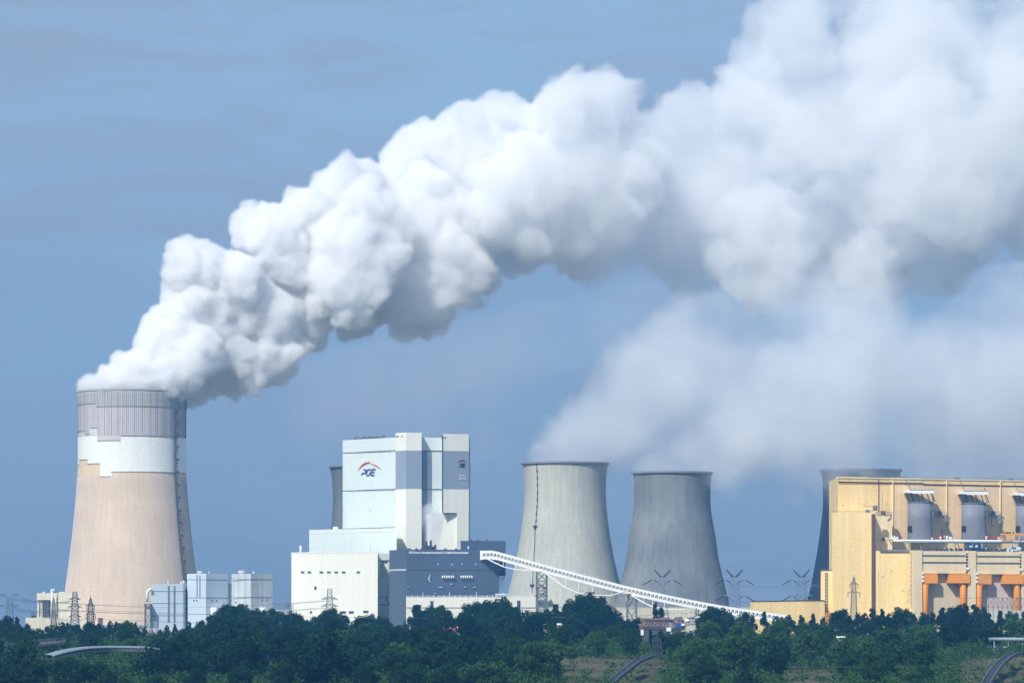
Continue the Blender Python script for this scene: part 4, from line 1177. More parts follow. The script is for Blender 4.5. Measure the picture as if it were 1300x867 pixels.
# turbine frames: khaki portal bays with orange ducts
tf = thing('duct_house', 'khaki concrete portal frames with orange ducts in front of the yellow power house', 'power station building', (XY(1200, YD - 60)[0], YD - 60, 0))
Fw = Wall(1160.3, YD - 62, 1420, YD - 20)
zt_ = Fw.z(1165, 698.3)
Bk = Wall(1160.3, YD - 57, 1420, YD - 15)
mb = MB(); a, b = Bk.pt(1160.3, 700), Bk.pt(1420, 700)
mb.prism([(a.x, a.y), (b.x, b.y), (b.x, b.y + 8), (a.x, a.y + 8)], 0, zt_ - .5); mb.build('back_wall', M['khaki'], tf)
mb = MB(); per = 68.6
for i in range(4):
    x = 1160.3 + i * per * (1 - .004 * i)
    Fw.box(mb, x, 698.3 + i * .6, x + 9.8, 790, 1.0, 4.3)
mb.build('pillar', M['sand'], tf)
for i in range(3):
    o = i * per * (1 - .004 * i); bay = tf
    mb = MB(); Fw.box(mb, 1170 + o, 699.2 + i, 1229 + o, 727.6 + i, .0, 4.2); mb.build('beam', M['sand'], bay)
    mb = MB()
    for y in (704.2, 712.8): Fw.box(mb, 1169.8 + o, y + i * .9, 1226.5 + o, y + 1.6 + i * .9, .35, .1)
    Fw.box(mb, 1169.6 + o, 703.5 + i, 1170.2 + o, 729 + i, .4, .1)
    mb.build('dark_band', M['steel'], bay)
    mb = MB(); Fw.box(mb, 1226.3 + o, 702 + i, 1228.7 + o, 727 + i, .5, .1); lt = mb.build('vent_strip', M['steel_dark'], bay)
    mb = MB()
    for k in range(6): Fw.box(mb, 1226 + o, 704 + k * 4 + i, 1229 + o, 704.9 + k * 4 + i, .8, .1)
    mb.build('vent_bars', M['sand'], lt)
    if i > 0:
        mb = MB(); Bk.box(mb, 1185 + o, 729, 1215 + o, 778, .4, .1); mb.build('pink_panel', M['pinkgrey'], bay)
    om = M['orange'] if i != 1 else M['orange_dull']
    # left duct: header box, bevelled into a round-ish down pipe
    mb = MB(); Fw.box(mb, 1172.8 + o, 728.2 + i, 1188.8 + o, 740.3 + i, 2.2, 4); lh = mb.build('duct_header', om, bay)
    mb = MB(); a, b = Fw.pt(1175.5 + o, 740 + i, -.6), Fw.pt(1175.5 + o, 790, -.6); w_ = 4.4 * a.y / F
    mb.tube([Vector((a.x + 1.0, a.y, a.z + .3)), Vector((a.x, a.y, a.z - 1.6)), Vector((a.x, a.y, 0))], w_, 14); mb.build('down_duct', M['orange'], bay)
    mb = MB(); Fw.box(mb, 1204.6 + o, 728.3 + i, 1229.6 + o, 740 + i, 2.2, 4); mb.build('duct_header', M['orange'], bay)
    mb = MB(); a = Fw.pt(1223.5 + o, 740 + i, -.6)
    mb.tube([Vector((a.x - 1.4, a.y, a.z + .3)), Vector((a.x - .3, a.y, a.z - 2.6)), Vector((a.x, a.y, 0))], w_ * .98, 14); mb.build('down_duct', M['orange'], bay)
    mb = MB()
    for k in range(3): 
        p = Fw.pt(1171 + o, 727 + k * 5 + i, .2); mb.box(p.x - .7, p.x + .9, p.y - 1, p.y + 1, p.z - .8, p.z + .8)
    p = Fw.pt(1227.5 + o, 721.5 + i, 1.2); mb.box(p.x - .8, p.x + .8, p.y - .5, p.y + .5, p.z - .8, p.z + .8)
    mb.build('valve_box', M['white_steel'], bay)
# steel trellis at the foot of the second bay
fs = thing('steel_trellis', 'pale steel trellis fence at the foot of the orange ducts', 'fence', (XY(1270, YD - 75)[0], YD - 75, 0))
Tw = Wall(1246, YD - 80, 1320, YD - 76)
mb = MB()
for y in (758.7, 771): mb.bar(Tw.pt(1222, y), Tw.pt(1320, y), .3)
for k in range(12):
    xa, xb = 1249 + k * 6, 1255 + k * 6; mb.bar(Tw.pt(xa, 758.7), Tw.pt(xa, 790), .28)
    mb.bar(Tw.pt(xa, 758.7), Tw.pt(xb, 771), .2); mb.bar(Tw.pt(xb, 758.7), Tw.pt(xa, 771), .2)
mb.build('trellis', M['steel'], fs)
mb = MB(); Tw.box(mb, 1256, 774.5, 1300, 790, .1, 3); mb.build('base_wall', M['concrete_grey'], fs)

def fittings(W_, x0, x1, y0, y1, n, seed, m, parent, name, out=.25, tall=.3):
    rg_ = random.Random(seed)
    for _ in range(n):
        x, y = rg_.uniform(x0, x1), rg_.uniform(y0, y1); mb = MB()
        if rg_.random() < tall: W_.box(mb, x - .18, y, x + .18, min(y1, y + rg_.uniform(6, 22)), out, .05)
        else: W_.box(mb, x - rg_.uniform(.4, 1.1), y - rg_.uniform(.3, .7), x + rg_.uniform(.4, 1.1), y + rg_.uniform(.3, .7), out, .05)
        mb.build(name, m, parent)
fittings(B1, 1059, 1107, 660, 760, 9, 1, M['sand'], yb, 'wall_fitting')
fittings(B3, 1114, 1154, 706, 765, 8, 2, M['concrete_grey'], yb, 'wall_fitting')
fittings(Yw, 1068, 1130, 616, 645, 6, 3, M['concrete_grey'], yb, 'wall_fitting')
fittings(Yw, 1178, 1200, 620, 684, 7, 4, M['brown'], yb, 'wall_fitting', .6)
fittings(Yw, 1247, 1268, 620, 684, 7, 5, M['brown'], yb, 'wall_fitting', .6)
fittings(Sw, 520, 676, 760, 785, 12, 9, M['grey_panel'], lb, 'wall_fitting', .3, .4)

# ------------------------------------------------------------------ pylons
def bars_lattice_mast(mb, cx, cy, z0, z1, w0, w1, n, w, wb):
    prev = None
    for k in range(n + 1):
        t = k / n; z = z0 + (z1 - z0) * t; h = (w0 + (w1 - w0) * t) / 2
        c = [Vector((cx - h, cy - h, z)), Vector((cx + h, cy - h, z)), Vector((cx + h, cy + h, z)), Vector((cx - h, cy + h, z))]
        if prev:
            for i in range(4):
                j = (i + 1) % 4
                mb.bar(prev[i], c[i], w); mb.bar(prev[i], c[j], wb); mb.bar(prev[j], c[i], wb); mb.bar(c[i], c[j], wb)
        prev = c
def horned_pylon(px, D, label, y0=723):
    x = XY(px, D)[0]; r = thing('pylon', label, 'pylon', (x, D, ground_z(x, D)), 'horned power line pylons')
    m = D / F; z = lambda y: Z(y + (y0 - 723), D)
    mb = MB(); bars_lattice_mast(mb, x, D, ground_z(x, D), z(735), 9.0, 5.6, 12, .42, .24)
    mb.build('mast', M['bluepipe'], r)
    mb = MB()
    for s in (-1, 1):
        mb.bar((x + s * .6, D, z(732)), (x + s * 10.5 * m, D, z(723)), .95); mb.bar((x + s * 1, D, z(735)), (x + s * 9 * m, D, z(725)), .4)
        mb.bar((x, D, z(732)), (x + s * 4.7 * m, D, z(731)), .5)
    mb.build('horn', M['steel_dark'], r)
    for yy in (735, 755.5):
        mb = MB()
        for dy in (-1.1, 1.1): mb.bar((x - 13 * m, D + dy, z(yy)), (x + 13 * m, D + dy, z(yy)), .45)
        for k in range(12): mb.bar((x + (-13 + k * 26 / 12) * m, D - 1.1, z(yy)), (x + (-13 + (k + 1) * 26 / 12) * m, D + 1.1, z(yy)), .25)
        ca = mb.build('crossarm', M['bluepipe'], r)
        mb = MB()
        for s in (-1, 1):
            mb.bar((x + s * 13.5 * m, D, z(yy + .8)), (x + s * 24.5 * m, D, z(yy + 7)), .62)
            mb.bar((x + s * 10.5 * m, D, z(yy + 1.2)), (x + s * 2.2 * m, D, z(yy + 6.5)), .55)
        mb.build('insulator', M['rubber'], ca)
    return r, [(x + s * k * m, D, z(yy + d)) for yy in (735, 755.5) for s, k, d in ((-1, 24.5, 7), (1, 24.5, 7), (-1, 2.2, 6.5), (1, 2.2, 6.5))]
pyl = [horned_pylon(841, 2735, 'horned pylon standing before the darker grey cooling tower'),
       horned_pylon(932.5, 2728, 'horned pylon against the blue sky behind the end of the conveyor bridge'),
       horned_pylon(1017.5, 2722, 'horned pylon just left of the yellow stair block')]
def slim_pylon(px, D, ytop, label, arms, w=3.4, steel='steel', lw=1.0):
    x = XY(px, D)[0]; g = ground_z(x, D); r = thing('pylon', label, 'pylon', (x, D, g), 'slim lattice pylons'); m = D / F
    zt = Z(ytop, D); za = Z(arms[0][0], D)
    mb = MB(); bars_lattice_mast(mb, x, D, g, za, w * 1.7, w * .75, 14, .34 * lw, .2 * lw)
    bars_lattice_mast(mb, x, D, za, zt - 1, w * .75, .6, 4, .34 * lw, .2 * lw); mb.bar((x, D, zt - 2), (x, D, zt + .6), .3)
    mb.build('mast', M[steel], r)
    ends = []
    for yy, hw in arms:
        mb = MB(); z = Z(yy, D); h = hw * m
        for s in (-1, 1):
            mb.bar((x, D - .5, z), (x + s * h, D, z), .34); mb.bar((x, D + .5, z + 1.5), (x + s * h, D, z), .28); ends.append((x + s * h, D, z - 2.6))
        ca = mb.build('crossarm', M[steel], r)
        mb = MB()
        for s in (-1, 1): mb.bar((x + s * h, D, z), (x + s * h, D, z - 2.6), .36)
        mb.build('insulator', M['steel_dark'], ca)
    return r, ends
sp = [slim_pylon(68, 2560, 757.5, 'slim pylon in front of the cream block left of the big tower', [(768.5, 5), (780.5, 5)], 2.6),
      slim_pylon(115, 2300, 757, 'dark slim pylon rising from the trees in front of the big tower', [(768.5, 5), (779.5, 6)], 3.4, 'steel_dark'),
      slim_pylon(1084, 2480, 730.5, 'slim pylon in front of the yellow wall', [(741, 5), (752, 7.5)], 3.0)]
def broad_pylon(px, D, ytop, label, arms, col='steel', w=4.5, drop=True):
    x = XY(px, D)[0]; g = ground_z(x, D); r = thing('pylon', label, 'pylon', (x, D, g), 'broad arm pylons'); m = D / F
    mb = MB(); bars_lattice_mast(mb, x, D, g, Z(ytop, D), w * 1.5, w * .6, 14, .34, .2); mb.build('mast', M[col], r)
    ends = []
    for yy, hw in arms:
        z = Z(yy, D); h = hw * m; mb = MB()
        mb.bar((x - h, D - .5, z), (x + h, D - .5, z), .34); mb.bar((x - h, D + .5, z + .8), (x + h, D + .5, z + .8), .3)
        ca = mb.build('crossarm', M[col], r); mb = MB()
        for s in (-1, 1):
            for q in (1, .55):
                mb.bar((x + s * h * q, D, z), (x + s * (h * q + 3.2 * m), D, z - 1.6 * m), .55); ends.append((x + s * h * q, D, z - 1.5))
        mb.build('insulator', M['steel_dark'], ca)
    return r, ends
bp = [broad_pylon(95, 2700, 751, 'grey pylon with looped insulators against the foot of the big tower', [(759, 4), (769, 5.6), (781, 4.6)]),
      broad_pylon(418.5, 2650, 747, 'grey pylon with two pairs of arms in front of the cream hall', [(759, 7), (768, 7.5)]),
      broad_pylon(12, 2640, 757, 'faint pylon above the trees at the far left edge', [(754, 9), (768, 9)], 'bluepipe'),
      broad_pylon(687, 2300, 742, 'thin pylon in the trees below the conveyor trestle', [(745, 4), (755, 5)], 'steel')]
near = [slim_pylon(332, 1560, 831, 'thin dark pylon low in the dark trees below the pale sheds', [(832, 8)], 3.0, 'steel_dark', .5),
        slim_pylon(834, 1600, 808, 'thin pylon standing in the trees beside the excavator', [(812, 5), (822, 6)], 1.6, 'steel_dark', .45)]
def wires(label, A, B, sag=6.0, w=.1, n=14, group='power lines'):
    mb = MB()
    for a, b in zip(A, B):
        a, b = Vector(a), Vector(b); p = a
        for k in range(1, n + 1):
            t = k / n; q = a.lerp(b, t) - Vector((0, 0, sag * 4 * t * (1 - t))); mb.bar(p, q, w); p = q
    tag(mb.build('power_line', M['steel'], None), label, 'power line', None)
wires('bundle of power lines between the first two horned pylons', pyl[0][1], pyl[1][1], 2.0)
wires('bundle of power lines between the second and third horned pylons', pyl[1][1], pyl[2][1], 2.0)
wires('power lines from the third horned pylon across the yellow building', pyl[2][1][:6], [(p[0] + 260, p[1] - 40, p[2] + 2) for p in pyl[2][1][:6]], 5)
wires('power lines crossing the big tower between the slim pylons', sp[0][1], sp[1][1], 1.0)
wires('power lines crossing the foot of the pale sheds from the dark slim pylon', sp[1][1], [(p[0] + 330, p[1] + 10, p[2] - 3) for p in sp[1][1]], 3)
wires('power lines in front of the cream hall from the grey pylon', bp[1][1], [(p[0] - 190, p[1] + 40, p[2] - 1) for p in bp[1][1]], 4)
wires('power lines at the left edge over the trees', bp[2][1], bp[0][1][:8], 3)
wires('power lines low over the dark trees in front of the plant', [(-220, 1500, Z(848, 1500)), (-220, 1500, Z(856, 1500)), (-220, 1500, Z(838, 1500))], [(230, 1500, Z(850, 1500)), (230, 1500, Z(861, 1500)), (230, 1500, Z(842, 1500))], 2, .08)

# ------------------------------------------------------------------ mine conveyors and small things among the trees
def belt(label, name, pts, wid, legs, cover=None, h=2.2, side='rust'):
    c = sum(pts, Vector()) / len(pts); r = thing(name, label, 'conveyor', (c.x, c.y, c.z - 4))
    fr, bl, rf_, lg_ = MB(), MB(), MB(), MB()
    for a, b in zip(pts[:-1], pts[1:]):
        d = (b - a).normalized(); s = Vector((d.y, -d.x, 0)).normalized() * wid / 2; up = Vector((0, 0, 1))
        bl.hexa([a - s, b - s, b + s, a + s, a - s + up * .3, b - s + up * .3, b + s + up * .3, a + s + up * .3])
        for k in (-1, 1):
            q = s * k * 1.05
            fr.bar(a + q + up * h * .5, b + q + up * h * .5, .3); fr.bar(a + q - up * .4, b + q - up * .4, .35)
            n = max(1, int((b - a).length / 3))
            for i in range(n):
                p, p2 = a.lerp(b, i / n) + q, a.lerp(b, (i + 1) / n) + q
                fr.bar(p - up * .4, p + up * h * .5, .22); fr.bar(p - up * .4, p2 + up * h * .5, .18)
        if cover:
            n = 5
            for i in range(n):
                t0, t1 = math.pi * i / n, math.pi * (i + 1) / n
                f = lambda t: s * 1.15 * math.cos(t) + up * (h * .55 + .7 * math.sin(t))
                for o in (0, .08):
                    rf_.face([a + f(t0) + up * o, b + f(t0) + up * o, b + f(t1) + up * o, a + f(t1) + up * o])
    for i in range(legs):
        k = (i + .5) / legs * (len(pts) - 1); a = pts[int(k)].lerp(pts[min(int(k) + 1, len(pts) - 1)], k - int(k))
        for s in (-1, 1): lg_.bar(a + Vector((s * wid * .3, 0, 0)), Vector((a.x + s * wid * .4, a.y, ground_z(a.x, a.y) - .5)), .4)
    bl.build('belt', M['rubber'], r); fr.build('side_frame', M[side], r)
    if cover: rf_.build('cover', M[cover], r)
    if legs: lg_.build('trestle', M['faded'], r)
    return r
def curve(pp, n=6):
    out = []
    for i in range(len(pp) - 1):
        for k in range(n):
            t = k / n
            p0 = pp[max(0, i - 1)]; p1 = pp[i]; p2 = pp[i + 1]; p3 = pp[min(len(pp) - 1, i + 2)]
            out.append((p1 * 2 + (p2 - p0) * t + (p0 * 2 - p1 * 5 + p2 * 4 - p3) * t * t + (p1 * 3 - p0 - p2 * 3 + p3) * t ** 3) / 2)
    return out + [pp[-1]]
belt('long arched conveyor with a pale roof among the dark trees below the big tower', 'field_conveyor',
     curve([P(60, 836, 1640), P(76, 831, 1650), P(100, 826.5, 1680), P(125, 824.8, 1700), P(150, 824.6, 1710), P(175, 825, 1715), P(198, 826.6, 1720), P(217, 829.8, 1715)]), 5.0, 7, 'grey_roof', 1.8, 'faded')
belt('short open conveyor bridge on legs at the left edge among the trees', 'conveyor_bridge',
     [P(-20, 829, 1700), P(20, 822.5, 1730), P(45, 818.5, 1760), P(78, 815, 1790)], 4.5, 6, None, 4.0, 'faded')
def on_ground(px, D, up=1.2):
    x = XY(px, D)[0]; return Vector((x, D, ground_z(x, D) + up))
def ground_D(px, py):
    """depth at which the ground shows at this photo place"""
    D = 1450.0
    while D < 2400:
        x = XY(px, D)[0]
        if Z(py, D) <= ground_z(x, D): return D
        D += 4
    return 2400.0
belt('dark mine conveyor climbing the bare slope beside the excavator', 'mine_conveyor', curve([P(762, 884, 1440), P(778, 865, 1475), P(795, 850.5, 1530), P(812, 838.5, 1600), P(836, 829.5, 1660)]), 2.5, 0, None, 1.2, 'steel')
belt('curving mine conveyor on the grass slope at the right corner', 'mine_conveyor', curve([P(1244, 882, 1440), P(1254, 864, 1475), P(1264, 849, 1540), P(1276, 837, 1600), P(1292, 829.5, 1650), P(1335, 826, 1680)]), 3.0, 0, None, 1.3, 'steel')
# overland pipe and barrels on the right
pr = thing('overland_pipe', 'pale grey overland pipe above the barrels at the right edge', 'pipe', (XY(1280, 1720)[0], 1720, -4))
mb = MB(); mb.tube([P(1256, 811, 1850), P(1275, 811, 1845), P(1340, 811.5, 1840)], .85, 10); mb.build('pipe', M['grey_roof'], pr)
mb = MB()
for x in (1262, 1280, 1298, 1316):
    p = P(x, 814, 1844); mb.bar(p, (p.x, p.y, ground_z(p.x, p.y) - .5), .3)
mb.build('support', M['concrete_grey'], pr)
for k, (x, m_, lab) in enumerate(((1261.5, 'white_steel', 'white container standing left of the blue barrels'), (1267, 'blue', 'first blue barrel beside the white container'), (1271.5, 'blue', 'middle blue barrel under the overland pipe'), (1276.3, 'blue', 'last blue barrel with a pale lid under the overland pipe'))):
    p = on_ground(x, 1690, 0); r = thing('container' if k == 0 else 'barrel', lab, 'container' if k == 0 else 'barrel', p, None if k == 0 else 'blue barrels')
    Dg = ground_D(x, 826); p = on_ground(x, Dg, 0); r.location = p; zb = p.z
    mb = MB(); mb.tube([(p.x, p.y, zb - .3), (p.x, p.y, zb + (1.8 if k else 1.7))], .8 if k else 1.0, 12); mb.tube([(p.x, p.y, zb + .6), (p.x, p.y, zb + .7)], .88 if k else 1.06, 12); mb.build('body', M[m_], r)
    mb = MB(); mb.tube([(p.x, p.y, zb + 1.7), (p.x, p.y, zb + 2.0)], .86 if k else 1.1, 12); mb.build('lid', M['white_steel'] if k in (0, 3) else M[m_], r)
# excavator / stacker
ex_ = thing('excavator', 'big rusty open cast excavator with decks and a white cabin beside the twin poplars', 'excavator', (XY(845, 2060)[0], 2060, -1))
D = 2060.0; Xp = lambda px: (px - 650) * D / F
mb = MB()
for (x0, x1, y0, y1, dd) in ((815, 862, 785.2, 786.2, 9), (822, 868, 789.4, 790.2, 9), (815, 872, 794.4, 795.2, 8), (812, 850, 797.8, 798.6, 7), (840, 886, 792.2, 793.0, 6)):
    mb.box(Xp(x0), Xp(x1), D, D + dd, Z(y1, D), Z(y0, D))
mb.build('deck', M['faded'], ex_)
rr = random.Random(12); a_, b_, c_, w_ = MB(), MB(), MB(), MB()
for k in range(120):
    x, y = rr.uniform(813, 868), rr.uniform(785, 800); t = rr.choice((a_, a_, b_)); u, v = rr.uniform(.3, 1.5), rr.uniform(.3, 1.1)
    yy = D + rr.uniform(0, 6); t.box(Xp(x) - u, Xp(x) + u, yy, yy + 1.2, Z(y, D) - v, Z(y, D) + v)
for k in range(34):
    x = 815 + k * 1.55; a_.bar((Xp(x), D - .3, Z(798, D)), (Xp(x), D - .3, Z(785.5, D)), .25)
for k in range(12):
    x = 816 + k * 4; c_.bar((Xp(x), D - .2, Z(795, D)), (Xp(x + 4), D - .2, Z(790, D)), .25)
a_.build('machinery', M['rust'], ex_); c_.build('bracing', M['pale_blue'], ex_); b_.build('drive_casing', M['red'], ex_)
for px, py, rx in ((872.5, 787.5, 1.5), (867.5, 793, .9)):
    w_.tube([(Xp(px) - rx, D - 1, Z(py, D)), (Xp(px) + rx, D - .6, Z(py, D))], rx * .8, 10)
w_.build('white_drum', M['white_steel'], ex_)
mb = MB(); mb.box(Xp(858), Xp(866), D - .6, D + 3, Z(796, D), Z(791, D)); mb.build('blue_cabin', M['blue'], ex_)
mb = MB(); mb.box(Xp(846), Xp(852), D - .6, D + 3, Z(801, D), Z(796.5, D)); mb.box(Xp(813.5), Xp(817), D - .6, D + 2, Z(806, D), Z(799, D)); mb.build('cabin', M['white_steel'], ex_)
mb = MB()
for s, (xa, ya, xb, yb_) in enumerate(((864, 788, 884, 781.5), (866, 793, 889, 792.5), (874, 784, 893, 786))): mb.bar((Xp(xa), D, Z(ya, D)), (Xp(xb), D - 3, Z(yb_, D)), .6)
for k in range(10):
    x = 869 + k * 2.2; mb.bar((Xp(x), D - 1, Z(793, D)), (Xp(x + 1.2), D - 1, Z(783.5, D)), .3)
mb.build('boom', M['rust'], ex_)
mb = MB()
for x in (820, 832, 846, 858):
    mb.box(Xp(x) - 1.6, Xp(x) + 1.6, D, D + 5, -2, Z(798, D))
mb.build('crawler', M['steel_dark'], ex_)
# white tank wagon right of the excavator
r = thing('storage_tank', 'small pale horizontal tank between the excavator and the trees', 'tank', (XY(884, 2160)[0], 2160, 0))
mb = MB(); D2 = 2160; mb.tube([P(879, 786, D2), P(880, 786, D2), P(888, 786, D2), P(889, 786, D2)], [1.2, 2.0, 2.0, 1.2], 12); mb.build('tank', M['stained'], r)
mb = MB()
for x in (881, 887): p = P(x, 788, D2); mb.box(p.x - .5, p.x + .5, p.y - 1.5, p.y + 1.5, -1, p.z)
mb.build('saddle', M['concrete_grey'], r)
# house with the red roof
ho = thing('house', 'small white house with a dark red hipped roof among the trees', 'house', (XY(573, 1880)[0], 1880, ground_z(XY(573, 1880)[0], 1880)))
D = 1880.0; Xp = lambda px: (px - 650) * D / F
zr_, ze = Z(796.3, D), Z(800.6, D)
g0 = ground_z(Xp(573), D) - 1
mb = MB(); mb.box(Xp(563), Xp(583.2), D, D + 9, g0, ze); mb.build('wall', M['render'], ho)
mb = MB(); e = [Vector((Xp(559.5), D - .8, ze - .1)), Vector((Xp(585), D - .8, ze - .1)), Vector((Xp(585), D + 9.8, ze - .1)), Vector((Xp(559.5), D + 9.8, ze - .1))]
ra, rb_ = Vector((Xp(563), D + 4.5, zr_)), Vector((Xp(583), D + 4.5, zr_))
mb.face([e[0], e[1], rb_, ra]); mb.face([e[2], e[3], ra, rb_]); mb.face([e[1], e[2], rb_]); mb.face([e[3], e[0], ra]); mb.face(e[::-1]); rf_ = mb.build('roof', M['redroof'], ho)
mb = MB(); mb.box(Xp(579.5), Xp(581), D + 2, D + 3, ze, zr_ + .8); mb.build('chimney', M['white_steel'], rf_)
mb = MB()
for x in (566, 571, 577, 581): mb.box(Xp(x) - .5, Xp(x) + .5, D - .06, D + .1, ze - 2.6, ze - 1.0)
mb.build('window', M['glass_dark'], ho)
# scattered white sheds seen through gaps
for px, py, Dd, w_, lab in ((409, 822, 1720, 1.6, 'tiny white hut among dark trees below the cream hall'), (440, 822, 1722, 1.7, 'tiny white hut right of another in the dark trees'), (447, 823, 1725, .8, 'tiny pale box beside the white hut in the dark trees'),
                            (691.5, 794, 1950, 1.0, 'small white cabin in the trees under the conveyor trestle'), (710.5, 794, 1950, 1.2, 'small white cabin right of the one under the conveyor trestle'), (119, 841.5, ground_D(119, 843) , 2.2, 'white hut roof in front of the arched conveyor'), (1070, 810.5, 1820, 2.6, 'pale hut in the trees below the yellow wall')):
    p = P(px, py, Dd); g0 = ground_z(p.x, p.y) - .3; r = thing('hut', lab, 'hut', (p.x, p.y, g0))
    mb = MB(); mb.box(p.x - w_, p.x + w_, p.y, p.y + 2.6, g0, p.z + .5); mb.build('wall', M['render'], r)
    mb = MB(); mb.hexa([(p.x - w_ - .25, p.y - .4, p.z + .5), (p.x + w_ + .25, p.y - .4, p.z + .5), (p.x + w_ + .25, p.y + 3, p.z + .5), (p.x - w_ - .25, p.y + 3, p.z + .5), (p.x - w_ - .1, p.y - .2, p.z + .8), (p.x + w_ + .1, p.y - .2, p.z + .8), (p.x + w_ + .1, p.y + 2.6, p.z + 1.2), (p.x - w_ - .1, p.y + 2.6, p.z + 1.2)])
    mb.build('roof', M['white_steel'], r)

# ------------------------------------------------------------------ trees
LEAF = [leaf_mat('dark_blue_green_leaves', (.005, .020, .012), (.024, .066, .026)),
        leaf_mat('mid_green_leaves', (.010, .042, .014), (.062, .135, .034)),
        leaf_mat('pine_needles', (.007, .022, .018), (.022, .050, .032))]
def crown_mesh(seed, kind, mi):
    """leaf-sized quads gathered in clumps round limbs; unit: metres, trunk foot at 0, nominal height 14"""
    rg = np.random.default_rng(seed)
    H = 14.0
    if kind == 'poplar': nc, rx, rz, zc, cr = 40, 1.7, 6.4, 7.4, 1.0
    elif kind == 'pine': nc, rx, rz, zc, cr = 34, 3.0, 5.2, 8.0, 1.15
    elif kind == 'bush': nc, rx, rz, zc, cr = 40, 6.0, 4.6, 5.4, 1.9
    else: nc, rx, rz, zc, cr = 46, 4.6, 5.4, 8.2, 1.7
    cs = []
    lob = rg.uniform(0, 6.28, 3)
    for _ in range(nc):
        d = rg.normal(size=3); d /= np.linalg.norm(d)
        q = rg.uniform(.35, 1.0) ** .6
        a = math.atan2(d[1], d[0]); wob = 1 + .22 * math.sin(3 * a + lob[0]) + .15 * math.sin(5 * a + lob[1])
        zz = d[2]
        if kind == 'pine': wob *= 1.05 - .75 * max(0, (zz + .2) / 1.2)
        if kind == 'poplar': wob *= 1.0 - .45 * abs(zz)
        cs.append((np.array([d[0] * rx * q * wob, d[1] * rx * q * wob, zc + zz * rz * q * (1 + .12 * math.sin(2 * a + lob[2]))]), cr * rg.uniform(.6, 1.25), rg.uniform(0, 1)))
    V, Fc, T = [], [], []
    for c, r, tone in cs:
        n = int(62 * (r / 1.5) ** 1.4) + 16
        for _ in range(n):
            d = rg.normal(size=3); d /= np.linalg.norm(d); d[2] *= .8
            p = c + d * r * rg.uniform(.55, 1.12)
            if p[2] < .5: continue
            nn = d + rg.normal(size=3) * .55; nn /= np.linalg.norm(nn)
            u = np.cross(nn, rg.normal(size=3)); u /= np.linalg.norm(u); v = np.cross(nn, u)
            s = rg.uniform(.22, .48)
            b = len(V)
            V += [p - u * s, p - v * s * .7, p + u * s, p + v * s * .7]
            Fc.append((b, b + 1, b + 2, b + 3)); T.append(min(1, max(0, tone * .6 + rg.uniform(0, .4))))
    me = bpy.data.meshes.new('crown'); me.from_pydata([tuple(x) for x in V], [], Fc)
    at = me.attributes.new('tone', 'FLOAT', 'FACE'); at.data.foreach_set('value', np.array(T, np.float32))
    me.materials.append(LEAF[mi])
    mb = MB(); top = zc + rz * .4
    mb.tube([(0, 0, -1.5), (0, 0, zc * .35), (.15, .1, zc), (.1, 0, top)], [.34, .27, .17, .05], 7)
    for c, r, t in cs[::4]:
        z0 = rg.uniform(zc * .35, zc * .8); mb.tube([(0, 0, z0), tuple(c * [.55, .55, 1] * [1, 1, .5] + np.array([0, 0, z0 * .5])), tuple(c)], [.13, .08, .03], 5)
    tm = mb.mesh('trunk', M['bark'])
    return me, tm, zc + rz * 1.02
PROTO = {}
for kind, mi, seeds in (('broadleaf', 0, (1, 2, 3, 4)), ('broadleaf', 1, (5, 6, 7)), ('bush', 0, (11, 12)), ('bush', 1, (13, 14)), ('poplar', 0, (21, 22)), ('pine', 2, (31, 32, 33))):
    PROTO.setdefault((kind, mi), []).extend(crown_mesh(s, kind, mi) for s in seeds)
trng = random.Random(77)
NAMES = {'broadleaf': 'broadleaf_tree', 'bush': 'spreading_tree', 'poplar': 'poplar_tree', 'pine': 'pine_tree'}
WORDS = {'broadleaf': 'round crowned tree', 'bush': 'low spreading tree', 'poplar': 'narrow upright tree', 'pine': 'dark pine'}
MARKS = [(0, 34, 'at the far left edge'), (34, 95, 'below the cream pump house'), (95, 180, 'below the big beige tower'), (180, 240, 'below the lowest pale shed'),
         (240, 292, 'below the tall pale shed'), (292, 350, 'below the stained shed'), (350, 480, 'below the cream hall'), (480, 516, 'below the loading bay corner'), (516, 640, 'before the dark blue building'),
         (640, 700, 'under the conveyor trestle'), (700, 800, 'below the pale grey cooling tower'), (800, 880, 'around the excavator'), (880, 955, 'below the end of the conveyor'), (955, 1045, 'below the low yellow hall'),
         (1045, 1112, 'below the yellow stair block'), (1112, 1170, 'below the yellow front block'), (1170, 1240, 'below the first orange ducts'), (1240, 2000, 'below the second orange ducts')]
n_trees = 0
def tree(px, D, ztop, kind='broadleaf', mi=0, wide=1.0, row='', label=None, x=None):
    global n_trees
    X = XY(px, D)[0] if x is None else x
    g = ground_z(X, D)
    H = max(4.0, ztop - g)
    me, tm, h0 = trng.choice(PROTO[(kind, mi)])
    s = H / h0
    pxx = 650 + X * F / D
    mark = next((m_[2] for m_ in MARKS if m_[0] <= pxx < m_[1]), 'at the edge')
    tone = {0: 'dark', 1: 'mid green', 2: 'blackish green'}[mi]
    lab = label or '%s %s %s %s' % (tone, WORDS[kind], row, mark)
    r = thing(NAMES[kind], ' '.join(lab.split()), 'tree', (X, D, g), 'trees in the belt before the plant')
    wx = s * wide * trng.uniform(.9, 1.15)
    r.scale = (wx, wx, s); r.rotation_euler = (0, 0, trng.uniform(0, 6.28))
    for nm, mesh in (('crown', me), ('trunk', tm)):
        o = bpy.data.objects.new(nm, mesh); COL.objects.link(o); o.parent = r
    n_trees += 1
